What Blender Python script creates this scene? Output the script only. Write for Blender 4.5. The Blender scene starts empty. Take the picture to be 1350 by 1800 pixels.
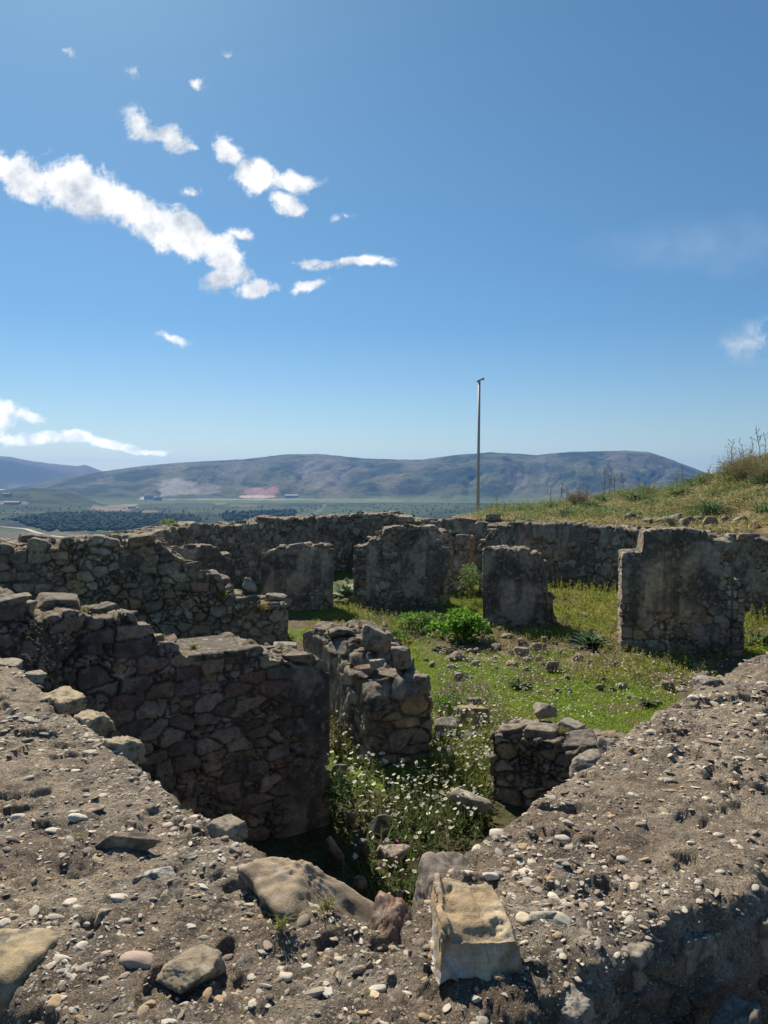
import bpy, bmesh, math
import numpy as np
from mathutils import Vector

# ------------------------------------------------------------------ camera, sky, sun, exposure
S = bpy.context.scene
C = S.collection
R_ = math.radians
EYE = 3.0
FPX = 1300.0
PITCH = math.atan(55 / FPX)
cam_d = bpy.data.cameras.new('camera')
cam = bpy.data.objects.new('camera', cam_d)
C.objects.link(cam)
cam.location = (0, 0, EYE)
cam.rotation_euler = (math.pi / 2 - PITCH, 0, 0)
cam_d.sensor_fit = 'VERTICAL'
cam_d.sensor_height = 36.0
cam_d.lens = 36.0 * FPX / 1800.0
cam_d.clip_start = 0.05
cam_d.clip_end = 80000
S.camera = cam
S.view_settings.view_transform = 'Standard'
S.view_settings.look = 'None'
S.view_settings.exposure = 0.62
S.view_settings.gamma = 1.0

SUN_AZ, SUN_EL = R_(-24), R_(43)        # azimuth from +Y, negative = to the left
sun_d = bpy.data.lights.new('sun', 'SUN')
sun_d.energy = 5.0
sun_d.angle = R_(0.53)
sun_d.color = (1.0, 0.885, 0.72)
sun = bpy.data.objects.new('sun', sun_d)
C.objects.link(sun)
sdir = Vector((math.sin(SUN_AZ) * math.cos(SUN_EL), math.cos(SUN_AZ) * math.cos(SUN_EL), math.sin(SUN_EL)))
sun.rotation_euler = sdir.to_track_quat('Z', 'Y').to_euler()
sun.location = sdir * 50

def raydir(px, py):
    up = -(py - 900) / FPX
    return ((px - 675) / FPX, math.cos(PITCH) + math.sin(PITCH) * up, -math.sin(PITCH) + math.cos(PITCH) * up)

def build_world():
    w = bpy.data.worlds.new('World')
    S.world = w
    w.use_nodes = True
    nt = w.node_tree
    nt.nodes.clear()
    N = nt.nodes.new
    L = nt.links.new
    out = N('ShaderNodeOutputWorld')
    sky = N('ShaderNodeTexSky')
    sky.sky_type = 'NISHITA'
    sky.sun_disc = False
    sky.sun_elevation = SUN_EL
    sky.sun_rotation = SUN_AZ
    sky.altitude = 300
    sky.air_density = 1.0
    sky.dust_density = 0.3
    sky.ozone_density = 1.3
    bg = N('ShaderNodeBackground')
    bg.inputs['Strength'].default_value = 0.060
    grade = N('ShaderNodeVectorMath'); grade.operation = 'MULTIPLY'
    tc0 = N('ShaderNodeTexCoord'); sp0 = N('ShaderNodeSeparateXYZ'); L(tc0.outputs['Generated'], sp0.inputs[0])
    gr = N('ShaderNodeValToRGB'); L(sp0.outputs[2], gr.inputs[0])
    gr.color_ramp.elements[0].position = 0.0; gr.color_ramp.elements[0].color = (.90, .95, .97, 1)
    gr.color_ramp.elements[1].position = .55; gr.color_ramp.elements[1].color = (.62, .93, 1.0, 1)
    e_ = gr.color_ramp.elements.new(.07); e_.color = (.76, .88, .95, 1)
    e_ = gr.color_ramp.elements.new(.2); e_.color = (.52, .80, .97, 1)
    L(gr.outputs[0], grade.inputs[1])
    L(sky.outputs[0], grade.inputs[0]); L(grade.outputs[0], bg.inputs['Color'])
    tc = N('ShaderNodeTexCoord')
    sep = N('ShaderNodeSeparateXYZ')
    L(tc.outputs['Generated'], sep.inputs[0])
    def m(op, a, b=None, clamp=False):
        n = N('ShaderNodeMath'); n.operation = op; n.use_clamp = clamp
        for i, v in enumerate((a, b)):
            if v is None: continue
            if isinstance(v, (int, float)): n.inputs[i].default_value = v
            else: L(v, n.inputs[i])
        return n.outputs[0]
    yc = m('MAXIMUM', sep.outputs[1], 0.02)
    comb = N('ShaderNodeCombineXYZ')
    L(m('DIVIDE', sep.outputs[0], yc), comb.inputs[0])
    L(m('DIVIDE', sep.outputs[2], yc), comb.inputs[1])
    def noise(vec, scale, detail, rough=0.5, dist=0.0):
        n = N('ShaderNodeTexNoise')
        n.inputs['Scale'].default_value = scale
        n.inputs['Detail'].default_value = detail
        n.inputs['Roughness'].default_value = rough
        n.inputs['Distortion'].default_value = dist
        L(vec, n.inputs['Vector'])
        return n
    nz = noise(comb.outputs[0], 9, 6, 0.6)
    sub = N('ShaderNodeVectorMath'); sub.operation = 'SUBTRACT'
    L(nz.outputs['Color'], sub.inputs[0]); sub.inputs[1].default_value = (0.5, 0.5, 0.5)
    sc = N('ShaderNodeVectorMath'); sc.operation = 'SCALE'
    L(sub.outputs[0], sc.inputs[0]); sc.inputs['Scale'].default_value = 0.055
    add = N('ShaderNodeVectorMath'); add.operation = 'ADD'
    L(comb.outputs[0], add.inputs[0]); L(sc.outputs[0], add.inputs[1])
    # each puff: pixel centre, radii, tilt, weight
    puffs = [(-10, 275, 60, 38, -30, 1.1), (45, 305, 75, 48, -25, 1.2), (150, 335, 130, 62, -28, 1.3), (245, 380, 115, 52, -30, 1.15),
             (330, 405, 90, 52, -25, 1.25), (390, 440, 66, 48, -40, 1.2), (400, 485, 55, 32, 10, .9), (445, 508, 60, 22, 8, .85),
             (408, 262, 40, 36, -45, 1), (455, 305, 75, 45, -35, 1.1), (510, 318, 60, 30, 0, 1), (500, 352, 60, 28, -35, .95),
             (240, 212, 60, 32, -50, .62), (285, 238, 75, 30, -28, .85), (335, 258, 30, 10, -15, .5),
             (620, 461, 85, 17, 2, .95), (672, 463, 34, 12, -10, .55), (548, 458, 40, 11, 8, .7), (545, 500, 38, 13, 12, .75),
             (425, 404, 46, 17, -20, .55), (600, 371, 30, 9, -10, .36), (300, 597, 46, 17, -12, .5),
             (115, 97, 24, 12, -20, .34), (234, 136, 12, 14, -60, .32), (343, 146, 28, 12, -20, .28), (400, 93, 8, 12, 70, .3),
             (325, 333, 30, 9, -5, .38),              (0, 728, 34, 42, -60, 1.0), (52, 730, 42, 22, 0, .95), (60, 768, 75, 17, -5, 1.15), (130, 775, 80, 15, 0, 1.15), (195, 779, 70, 13, 0, 1.05), (262, 785, 70, 8, 0, .9)]
    cur = None
    for (px, py, rx, ry, a, wt) in puffs:
        d = raydir(px, py)
        mp = N('ShaderNodeMapping'); mp.vector_type = 'TEXTURE'
        mp.inputs['Location'].default_value = (d[0] / d[1], d[2] / d[1], 0)
        mp.inputs['Rotation'].default_value = (0, 0, R_(a))
        mp.inputs['Scale'].default_value = (1.0 * rx / FPX, .92 * ry / FPX, 1)
        L(add.outputs[0], mp.inputs['Vector'])
        fl = N('ShaderNodeVectorMath'); fl.operation = 'MULTIPLY'
        L(mp.outputs[0], fl.inputs[0]); fl.inputs[1].default_value = (1, 1, 0)
        ln = N('ShaderNodeVectorMath'); ln.operation = 'LENGTH'
        L(fl.outputs[0], ln.inputs[0])
        v = m('MULTIPLY', m('SUBTRACT', 1.0, ln.outputs['Value']), wt)
        cur = v if cur is None else m('MAXIMUM', cur, v)
    n2 = noise(comb.outputs[0], 24, 12, 0.66, 0.2)
    n2v = m('MULTIPLY', m('SUBTRACT', n2.outputs[0], 0.5), 2.0)
    body = m('ADD', cur, n2v)
    mr = N('ShaderNodeMapRange'); mr.interpolation_type = 'SMOOTHSTEP'
    L(body, mr.inputs[0]); mr.inputs[1].default_value = 0.10; mr.inputs[2].default_value = 0.60
    # thin high veil on the right
    mv = N('ShaderNodeMapping'); mv.vector_type = 'TEXTURE'
    d = raydir(1250, 430)
    mv.inputs['Location'].default_value = (d[0] / d[1], d[2] / d[1], 0)
    mv.inputs['Rotation'].default_value = (0, 0, R_(3))
    mv.inputs['Scale'].default_value = (260 / FPX, 60 / FPX, 1)
    L(add.outputs[0], mv.inputs['Vector'])
    lv = N('ShaderNodeVectorMath'); lv.operation = 'LENGTH'; 
    fv = N('ShaderNodeVectorMath'); fv.operation = 'MULTIPLY'; L(mv.outputs[0], fv.inputs[0]); fv.inputs[1].default_value = (1, 1, 0)
    L(fv.outputs[0], lv.inputs[0])
    veil = m('MULTIPLY', m('SUBTRACT', 1.0, lv.outputs['Value'], clamp=True), 0.10)
    mv2 = N('ShaderNodeMapping'); mv2.vector_type = 'TEXTURE'
    d = raydir(1330, 590)
    mv2.inputs['Location'].default_value = (d[0] / d[1], d[2] / d[1], 0)
    mv2.inputs['Rotation'].default_value = (0, 0, R_(25))
    mv2.inputs['Scale'].default_value = (75 / FPX, 50 / FPX, 1)
    L(add.outputs[0], mv2.inputs['Vector'])
    fv2 = N('ShaderNodeVectorMath'); fv2.operation = 'MULTIPLY'; L(mv2.outputs[0], fv2.inputs[0]); fv2.inputs[1].default_value = (1, 1, 0)
    lv2 = N('ShaderNodeVectorMath'); lv2.operation = 'LENGTH'; L(fv2.outputs[0], lv2.inputs[0])
    v2 = m('MULTIPLY', m('SUBTRACT', 1.0, lv2.outputs['Value'], clamp=True), m('MULTIPLY', m('SUBTRACT', n2.outputs[0], 0.42, clamp=True), 3.5))
    veil = m('MAXIMUM', veil, v2)
    cover = m('MAXIMUM', mr.outputs[0], veil)
    front = m('GREATER_THAN', sep.outputs[1], 0.05)
    cover = m('MULTIPLY', cover, front)
    n3 = noise(comb.outputs[0], 16, 6, 0.6)
    ramp = N('ShaderNodeValToRGB')
    ramp.color_ramp.elements[0].position = 0.36; ramp.color_ramp.elements[0].color = (0.50, 0.55, 0.62, 1)
    ramp.color_ramp.elements[1].position = 0.56; ramp.color_ramp.elements[1].color = (1, 0.995, 0.98, 1)
    L(n3.outputs[0], ramp.inputs[0])
    cb = N('ShaderNodeBackground')
    mlow = N('ShaderNodeMapRange'); L(sep.outputs[2], mlow.inputs[0])
    for i_, v_ in enumerate((0.02, 0.16, 1.05, 0.74)): mlow.inputs[i_ + 1].default_value = v_
    L(mlow.outputs[0], cb.inputs['Strength'])
    L(ramp.outputs[0], cb.inputs['Color'])
    mix = N('ShaderNodeMixShader')
    L(cover, mix.inputs[0]); L(bg.outputs[0], mix.inputs[1]); L(cb.outputs[0], mix.inputs[2])
    L(mix.outputs[0], out.inputs['Surface'])
build_world()

# ------------------------------------------------------------------ numeric helpers
def P(px, py, z):
    """world point on the horizontal plane z under a picture point"""
    d = raydir(px, py)
    t = (z - EYE) / d[2]
    return (d[0] * t, d[1] * t, z)
def Wx(px, d, py=1000):
    r = raydir(px, py)
    return (r[0] / r[1] * d, d)
def Zp(py, d):
    r = raydir(675, py)
    return EYE + r[2] / r[1] * d
def to_px(x, y, z):
    x = np.asarray(x, float); y = np.asarray(y, float); z = np.asarray(z, float) - EYE
    f = y * math.cos(PITCH) - z * math.sin(PITCH)
    u = y * math.sin(PITCH) + z * math.cos(PITCH)
    f = np.maximum(f, 1e-3)
    return 675 + FPX * x / f, 900 - FPX * u / f

def hsh(ix, iy, iz, seed=0):
    h = (ix.astype(np.int64) * 374761393 + iy.astype(np.int64) * 668265263 + iz.astype(np.int64) * 2147483647 + seed * 1274126177) & 0xFFFFFFFF
    h = ((h ^ (h >> 13)) * 1274126177) & 0xFFFFFFFF
    h = ((h ^ (h >> 16)) * 2246822519) & 0xFFFFFFFF
    h = h ^ (h >> 15)
    return (h & 0xFFFFFF) / float(0xFFFFFF)

def vnoise(p, seed=0):
    i = np.floor(p).astype(np.int64)
    f = p - i
    f = f * f * (3 - 2 * f)
    r = 0
    for dx in (0, 1):
        wx = f[:, 0] if dx else 1 - f[:, 0]
        for dy in (0, 1):
            wy = f[:, 1] if dy else 1 - f[:, 1]
            for dz in (0, 1):
                wz = f[:, 2] if dz else 1 - f[:, 2]
                r = r + wx * wy * wz * hsh(i[:, 0] + dx, i[:, 1] + dy, i[:, 2] + dz, seed)
    return r

def fbm(p, scale=1.0, octv=4, seed=0, rough=0.5):
    p = np.asarray(p, float)
    if p.shape[1] == 2: p = np.c_[p, np.zeros(len(p))]
    a, s, t, n = 1.0, scale, 0.0, 0.0
    for o in range(octv):
        t = t + a * vnoise(p * s + 17.3 * o, seed + o * 31)
        n += a
        a *= rough; s *= 2.03
    return t / n          # 0..1, mean 0.5

def sst(a, b, x):
    t = np.clip((x - a) / (b - a), 0, 1)
    return t * t * (3 - 2 * t)

def voro(p, seed=0, jit=0.9, pw=2.0):
    n = len(p)
    i = np.floor(p).astype(np.int64)
    F1 = np.full(n, 9.0); F2 = np.full(n, 9.0); cid = np.zeros(n); cen = np.zeros((n, 3))
    for dx in (-1, 0, 1):
        for dy in (-1, 0, 1):
            for dz in (-1, 0, 1):
                a, b, c = i[:, 0] + dx, i[:, 1] + dy, i[:, 2] + dz
                q = np.c_[a + .5 + jit * (hsh(a, b, c, seed) - .5), b + .5 + jit * (hsh(a, b, c, seed + 1) - .5), c + .5 + jit * (hsh(a, b, c, seed + 2) - .5)]
                d = np.sqrt(((p - q) ** 2).sum(1)) if pw == 2.0 else (np.abs(p - q) ** pw).sum(1) ** (1 / pw)
                cl = d < F1
                F2 = np.where(cl, F1, np.minimum(F2, d))
                cid = np.where(cl, hsh(a, b, c, seed + 7), cid)
                cen[cl] = q[cl]
                F1 = np.where(cl, d, F1)
    return F1, F2, cid, cen

def mixc(a, b, t):
    t = np.asarray(t)[:, None]
    return np.asarray(a) * (1 - t) + np.asarray(b) * t

def palette(r, cols, wts=None):
    cols = np.array(cols, float)
    if wts is None: wts = np.ones(len(cols))
    e = np.cumsum(wts) / np.sum(wts)
    return cols[np.clip(np.searchsorted(e, r), 0, len(cols) - 1)]

# ------------------------------------------------------------------ mesh helpers
def mesh_np(name, V, faces, col=None, mat=None, smooth=True):
    """faces: list of int arrays of shape (n, k)"""
    me = bpy.data.meshes.new(name)
    V = np.asarray(V, np.float32)
    me.vertices.add(len(V)); me.vertices.foreach_set('co', V.ravel())
    faces = [np.asarray(f, np.int32) for f in faces if len(f)]
    nl = sum(f.size for f in faces); npol = sum(len(f) for f in faces)
    me.loops.add(nl); me.loops.foreach_set('vertex_index', np.concatenate([f.ravel() for f in faces]))
    tot = np.concatenate([np.full(len(f), f.shape[1], np.int32) for f in faces])
    st = np.concatenate([[0], np.cumsum(tot)[:-1]]).astype(np.int32)
    me.polygons.add(npol); me.polygons.foreach_set('loop_start', st); me.polygons.foreach_set('loop_total', tot)
    me.polygons.foreach_set('use_smooth', np.full(npol, smooth))
    me.update(calc_edges=True)
    if col is not None:
        a = me.color_attributes.new('Col', 'FLOAT_COLOR', 'POINT')
        c = np.ones((len(V), 4), np.float32); c[:, :3] = np.clip(col, 0, 1)
        a.data.foreach_set('color', c.ravel())
    if mat: me.materials.append(mat)
    return me

def obj(name, me, parent=None, loc=(0, 0, 0), rot=(0, 0, 0), sc=(1, 1, 1)):
    o = bpy.data.objects.new(name, me)
    C.objects.link(o)
    o.location = loc; o.rotation_euler = rot; o.scale = sc
    if parent: o.parent = parent
    return o

def tag(o, label=None, cat=None, group=None, kind=None):
    if label: o['label'] = label
    if cat: o['category'] = cat
    if group: o['group'] = group
    if kind: o['kind'] = kind
    return o

class Acc:
    """collects many small shapes into one mesh"""
    def __init__(s): s.V = []; s.F = {}; s.C = []; s.n = 0
    def add(s, V, F, col):
        V = np.asarray(V, float)
        col = np.asarray(col, float)
        if col.ndim == 1: col = np.tile(col, (len(V), 1))
        for f in F:
            f = np.asarray(f)
            if len(f): s.F.setdefault(f.shape[1], []).append(f + s.n)
        s.V.append(V); s.C.append(col); s.n += len(V)
    def mesh(s, name, mat, smooth=True):
        return mesh_np(name, np.concatenate(s.V), [np.concatenate(f) for f in s.F.values()], np.concatenate(s.C), mat, smooth)

_ico = {}
def ico(sub):
    if sub not in _ico:
        bm = bmesh.new()
        bmesh.ops.create_icosphere(bm, subdivisions=sub, radius=1)
        _ico[sub] = (np.array([v.co[:] for v in bm.verts]), np.array([[v.index for v in f.verts] for f in bm.faces]))
        bm.free()
    return _ico[sub]

STONE = [(.26, .225, .175), (.19, .17, .145), (.30, .265, .215), (.15, .135, .115), (.30, .24, .155), (.24, .17, .135), (.36, .32, .26)]
def rock(seed, size=(1, 1, 1), sub=3, planes=13, rough=.05, base=None, lichen=.35, sharp=16, box=False):
    """angular stone: returns verts (centred, half extents ~size), faces, colours"""
    rg = np.random.default_rng(seed)
    V, F = ico(sub)
    n = rg.normal(size=(planes, 3)); n /= np.linalg.norm(n, axis=1)[:, None]
    n = np.vstack([n, [[0, 0, 1], [0, 0, -1]]])
    d = np.r_[rg.uniform(.62, .95, planes), [.72, .8]]
    if box:
        ax_ = np.vstack([np.eye(3), -np.eye(3)]) + rg.normal(0, .11, (6, 3)); ax_ /= np.linalg.norm(ax_, axis=1)[:, None]
        n[:planes] = n[:planes]; d[:planes] = rg.uniform(.86, 1.12, planes)
        n = np.vstack([n[:planes], ax_]); d = np.r_[d[:planes], rg.uniform(.62, .76, 6)]
    dt = V @ n.T
    r = d / np.maximum(dt, .08)
    r = (np.sum(r ** -sharp, axis=1)) ** (-1.0 / sharp)
    r = r * (1 + rough * 2 * (fbm(V, 2.5, 4, seed) - .5) + rough * 1.2 * (fbm(V, 9, 2, seed + 5) - .5))
    X = V * r[:, None]
    X = X / np.abs(X).max(0) * np.array(size)
    b = np.array(base if base is not None else STONE[rg.integers(len(STONE))])
    m = np.mean(size)
    c = b * (.7 + .6 * fbm(X / m, 1.7, 3, seed + 9))[:, None]
    li = sst(.56, .64, fbm(X / m, 4.5, 3, seed + 3)) * lichen * 1.6
    c = mixc(c, (.36, .34, .29), np.clip(li, 0, .75))
    dk = sst(.55, .66, fbm(X / m, 3.1, 3, seed + 13)) * .7
    c = mixc(c, (.075, .068, .06), dk)
    return X, [F], c

def rotm(ax, ay, az):
    cx, sx, cy, sy, cz, sz = math.cos(ax), math.sin(ax), math.cos(ay), math.sin(ay), math.cos(az), math.sin(az)
    return (np.array([[cz, -sz, 0], [sz, cz, 0], [0, 0, 1]]) @ np.array([[cy, 0, sy], [0, 1, 0], [-sy, 0, cy]]) @ np.array([[1, 0, 0], [0, cx, -sx], [0, sx, cx]]))

# ------------------------------------------------------------------ materials
def new_mat(name):
    m = bpy.data.materials.new(name); m.use_nodes = True
    nt = m.node_tree; nt.nodes.clear()
    return m, nt, nt.nodes.new, nt.links.new

def masonry_mat(name, fine=90, mid=14, amp=.55, bump=.5, dist=.012, grit=False, rough=.93):
    m, nt, N, L = new_mat(name)
    out = N('ShaderNodeOutputMaterial'); bs = N('ShaderNodeBsdfPrincipled')
    bs.inputs['Roughness'].default_value = rough
    bs.inputs['Specular IOR Level'].default_value = .25
    L(bs.outputs[0], out.inputs[0])
    at = N('ShaderNodeAttribute'); at.attribute_name = 'Col'
    tc = N('ShaderNodeTexCoord')
    def noise(s, d, r=.6):
        n = N('ShaderNodeTexNoise'); n.inputs['Scale'].default_value = s; n.inputs['Detail'].default_value = d; n.inputs['Roughness'].default_value = r
        L(tc.outputs['Object'], n.inputs['Vector']); return n
    def mr(v, a, b, c, d):
        n = N('ShaderNodeMapRange'); L(v, n.inputs[0])
        for i, x in enumerate((a, b, c, d)): n.inputs[i + 1].default_value = x
        return n.outputs[0]
    def mul(col, f):
        n = N('ShaderNodeVectorMath'); n.operation = 'SCALE'; L(col, n.inputs[0]); L(f, n.inputs['Scale']); return n.outputs[0]
    n1 = noise(mid, 8); n2 = noise(fine, 6, .7)
    c = mul(at.outputs['Color'], mr(n1.outputs[0], .3, .7, 1 - amp, 1 + amp))
    c = mul(c, mr(n2.outputs[0], .3, .7, 1 - amp, 1 + amp))
    h = N('ShaderNodeMath'); h.operation = 'ADD'
    L(n2.outputs[0], h.inputs[0]); L(mr(n1.outputs[0], 0, 1, 0, 1.2), h.inputs[1])
    hh = h.outputs[0]
    # pale crusts of lichen with an outline of their own
    n3 = noise(mid * 1.9, 5, .55)
    lm = mr(n3.outputs[0], .60, .66, 0, .5)
    mx = N('ShaderNodeMix'); mx.data_type = 'RGBA'
    L(lm, mx.inputs[0]); L(c, mx.inputs[6]); mx.inputs[7].default_value = (.30, .29, .26, 1)
    c = mx.outputs[2]
    if grit:
        for sc_, thr, st_ in ((75, .60, .03), (140, .50, .014), (280, .52, .007)):
            vo = N('ShaderNodeTexVoronoi'); vo.feature = 'F1'; vo.inputs['Scale'].default_value = sc_
            nd = N('ShaderNodeVectorMath'); nd.operation = 'MULTIPLY_ADD'
            L(n2.outputs['Color'], nd.inputs[0]); nd.inputs[1].default_value = (.012, .012, .012); L(tc.outputs['Object'], nd.inputs[2])
            L(nd.outputs[0], vo.inputs['Vector'])
            sp = N('ShaderNodeSeparateColor'); L(vo.outputs['Color'], sp.inputs[0])
            pick = mr(sp.outputs[0], thr, thr + .05, 0, 1)
            ins = mr(vo.outputs['Distance'], .32, .46, 1, 0)
            k = N('ShaderNodeMath'); k.operation = 'MULTIPLY'; L(pick, k.inputs[0]); L(ins, k.inputs[1])
            rp = N('ShaderNodeValToRGB'); cr = rp.color_ramp
            cr.elements[0].color = (.12, .10, .085, 1); cr.elements[1].color = (.64, .58, .48, 1)
            e = cr.elements.new(.45); e.color = (.34, .27, .18, 1)
            e = cr.elements.new(.7); e.color = (.50, .45, .37, 1)
            L(sp.outputs[1], rp.inputs[0])
            mx = N('ShaderNodeMix'); mx.data_type = 'RGBA'
            L(k.outputs[0], mx.inputs[0]); L(c, mx.inputs[6]); L(rp.outputs[0], mx.inputs[7])
            c = mx.outputs[2]
            a = N('ShaderNodeMath'); a.operation = 'MULTIPLY_ADD'
            L(k.outputs[0], a.inputs[0]); a.inputs[1].default_value = st_ * 22; L(hh, a.inputs[2]); hh = a.outputs[0]
    L(c, bs.inputs['Base Color'])
    bp = N('ShaderNodeBump'); bp.inputs['Strength'].default_value = bump; bp.inputs['Distance'].default_value = dist
    L(hh, bp.inputs['Height']); L(bp.outputs[0], bs.inputs['Normal'])
    return m

def leaf_mat(name, trans=.45, rough=.6):
    m, nt, N, L = new_mat(name)
    out = N('ShaderNodeOutputMaterial'); bs = N('ShaderNodeBsdfPrincipled'); tr = N('ShaderNodeBsdfTranslucent'); mx = N('ShaderNodeMixShader')
    at = N('ShaderNodeAttribute'); at.attribute_name = 'Col'
    bs.inputs['Roughness'].default_value = rough
    bs.inputs['Specular IOR Level'].default_value = .3
    L(at.outputs['Color'], bs.inputs['Base Color']); L(at.outputs['Color'], tr.inputs['Color'])
    mx.inputs[0].default_value = trans
    L(bs.outputs[0], mx.inputs[1]); L(tr.outputs[0], mx.inputs[2]); L(mx.outputs[0], out.inputs[0])
    return m

def earth_mat(name, scales=((3, .35), (22, .5)), bump=.6, dist=.03):
    m, nt, N, L = new_mat(name)
    out = N('ShaderNodeOutputMaterial'); bs = N('ShaderNodeBsdfPrincipled'); bs.inputs['Roughness'].default_value = 1
    bs.inputs['Specular IOR Level'].default_value = .1
    L(bs.outputs[0], out.inputs[0])
    at = N('ShaderNodeAttribute'); at.attribute_name = 'Col'; tc = N('ShaderNodeTexCoord')
    c = at.outputs['Color']; last = None
    for s, a in scales:
        n = N('ShaderNodeTexNoise'); n.inputs['Scale'].default_value = s; n.inputs['Detail'].default_value = 7; n.inputs['Roughness'].default_value = .65
        L(tc.outputs['Object'], n.inputs['Vector'])
        mr = N('ShaderNodeMapRange'); L(n.outputs[0], mr.inputs[0])
        for i, x in enumerate((.3, .7, 1 - a, 1 + a)): mr.inputs[i + 1].default_value = x
        v = N('ShaderNodeVectorMath'); v.operation = 'SCALE'; L(c, v.inputs[0]); L(mr.outputs[0], v.inputs['Scale']); c = v.outputs[0]
        last = n.outputs[0]
    L(c, bs.inputs['Base Color'])
    if bump:
        bp = N('ShaderNodeBump'); bp.inputs['Strength'].default_value = bump; bp.inputs['Distance'].default_value = dist
        L(last, bp.inputs['Height']); L(bp.outputs[0], bs.inputs['Normal'])
    return m

def metal_mat(name, col, rough=.45, metallic=.6):
    m, nt, N, L = new_mat(name)
    out = N('ShaderNodeOutputMaterial'); bs = N('ShaderNodeBsdfPrincipled')
    bs.inputs['Base Color'].default_value = (*col, 1); bs.inputs['Roughness'].default_value = rough; bs.inputs['Metallic'].default_value = metallic
    n = N('ShaderNodeTexNoise'); n.inputs['Scale'].default_value = 6; n.inputs['Detail'].default_value = 6
    mr = N('ShaderNodeMapRange'); L(n.outputs[0], mr.inputs[0]); mr.inputs[3].default_value = rough - .1; mr.inputs[4].default_value = rough + .2
    L(mr.outputs[0], bs.inputs['Roughness'])
    L(bs.outputs[0], out.inputs[0])
    return m

M_WALL = masonry_mat('weathered_masonry', fine=75, mid=12, amp=.38, bump=1.0, dist=.03)
M_FG = masonry_mat('lime_concrete', fine=160, mid=17, amp=.42, bump=1.0, dist=.016, grit=True)
M_ROCK = masonry_mat('loose_rock', fine=70, mid=11, amp=.3, bump=.6, dist=.01)
M_ROCKN = masonry_mat('near_rock', fine=190, mid=28, amp=.24, bump=.7, dist=.004)
M_PEB = masonry_mat('pebble_stone', fine=220, mid=60, amp=.12, bump=.25, dist=.002, rough=.8)
M_LEAF = leaf_mat('leaf')
M_PETAL = leaf_mat('petal', .35)
M_DRY = leaf_mat('dry_stem', .15, .9)
M_EARTH = earth_mat('soil_and_turf')
M_FAR = earth_mat('distant_land', ((.004, .2), (.03, .35)), bump=0)

# ------------------------------------------------------------------ terrain
WALL_PX = [-600, 0, 200, 400, 600, 690, 850, 1000, 1350, 1600, 2400]
WALL_D = [10, 13, 16, 20.5, 24.5, 24, 22, 20, 16, 13.5, 11]
SIL_PX = [-900, 500, 780, 840, 870, 950, 1100, 1200, 1260, 1350, 1500, 1800]
SIL_Y = [960, 955, 935, 912, 896, 889, 875, 858, 838, 812, 795, 790]
RID_PX = [-400, 0, 60, 100, 180, 250, 330, 430, 500, 560, 640, 700, 740, 800, 860, 900, 940, 1000, 1100, 1140, 1160, 1180, 1240, 1350, 1500, 1900]
RID_Y = [880, 862, 852, 842, 829, 819, 812, 807, 799, 798, 806, 808, 808, 800, 795, 797, 800, 794, 792, 795, 801, 808, 831, 852, 862, 862]
VALLEY = EYE - 150.0

def ground_h(x, y):
    x = np.asarray(x, float); y = np.asarray(y, float)
    r = np.hypot(x, y)
    px = np.where(y > .05 * r, 675 + FPX * x / np.maximum(y, .05 * r + 1e-6), np.where(x > 0, 9999, -9999))
    pts = np.c_[x, y, np.zeros_like(x)]
    d = np.where(y > 0, y, 0)
    # inside the ruin
    h_in = .10 * (fbm(pts, .7, 4, 3) - .5) + .04 * (fbm(pts, 4, 3, 4) - .5)
    h_in = h_in + .22 * sst(14, 20, d) * sst(850, 1100, px)
    # outside, behind the perimeter wall
    dw = np.interp(px, WALL_PX, WALL_D) + .35
    ysil = np.interp(px, SIL_PX, SIL_Y)
    dsil = dw + 7.5
    zsil = EYE + (845 - ysil) / FPX * dsil
    z0 = np.where(px > 800, 1.8, 1.0)
    t = sst(0, 1, (d - dw) / 7.5)
    h_out = z0 + (zsil - z0) * (t * .55 + .45 * np.clip((d - dw) / 7.5, 0, 1)) + .5 * (fbm(pts, .6, 5, 8) - .5) * sst(0, 2, d - dw)
    fall = np.maximum(d - dsil, 0)
    h_out = h_out - np.where(fall > 0, .02 * fall ** 2 / (1 + .055 * fall), 0)
    k = sst(-.25, .1, d - dw)
    h = h_in * (1 - k) + h_out * k
    # outer ground where the photographer stands
    V = 1.83 + 1.14 * np.abs(x - .0)
    o = sst(-.2, -.45, y - V)
    h = h * (1 - o) + (1.35 + .06 * (fbm(pts, 1.2, 3, 5) - .5)) * o
    # general fall of the hill to the valley
    far = sst(30, 60, r)
    hill = 1.0 - .33 * np.maximum(r - 30, 0)
    h = h * (1 - far) + np.minimum(hill, h) * far
    return np.maximum(h, VALLEY)

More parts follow.
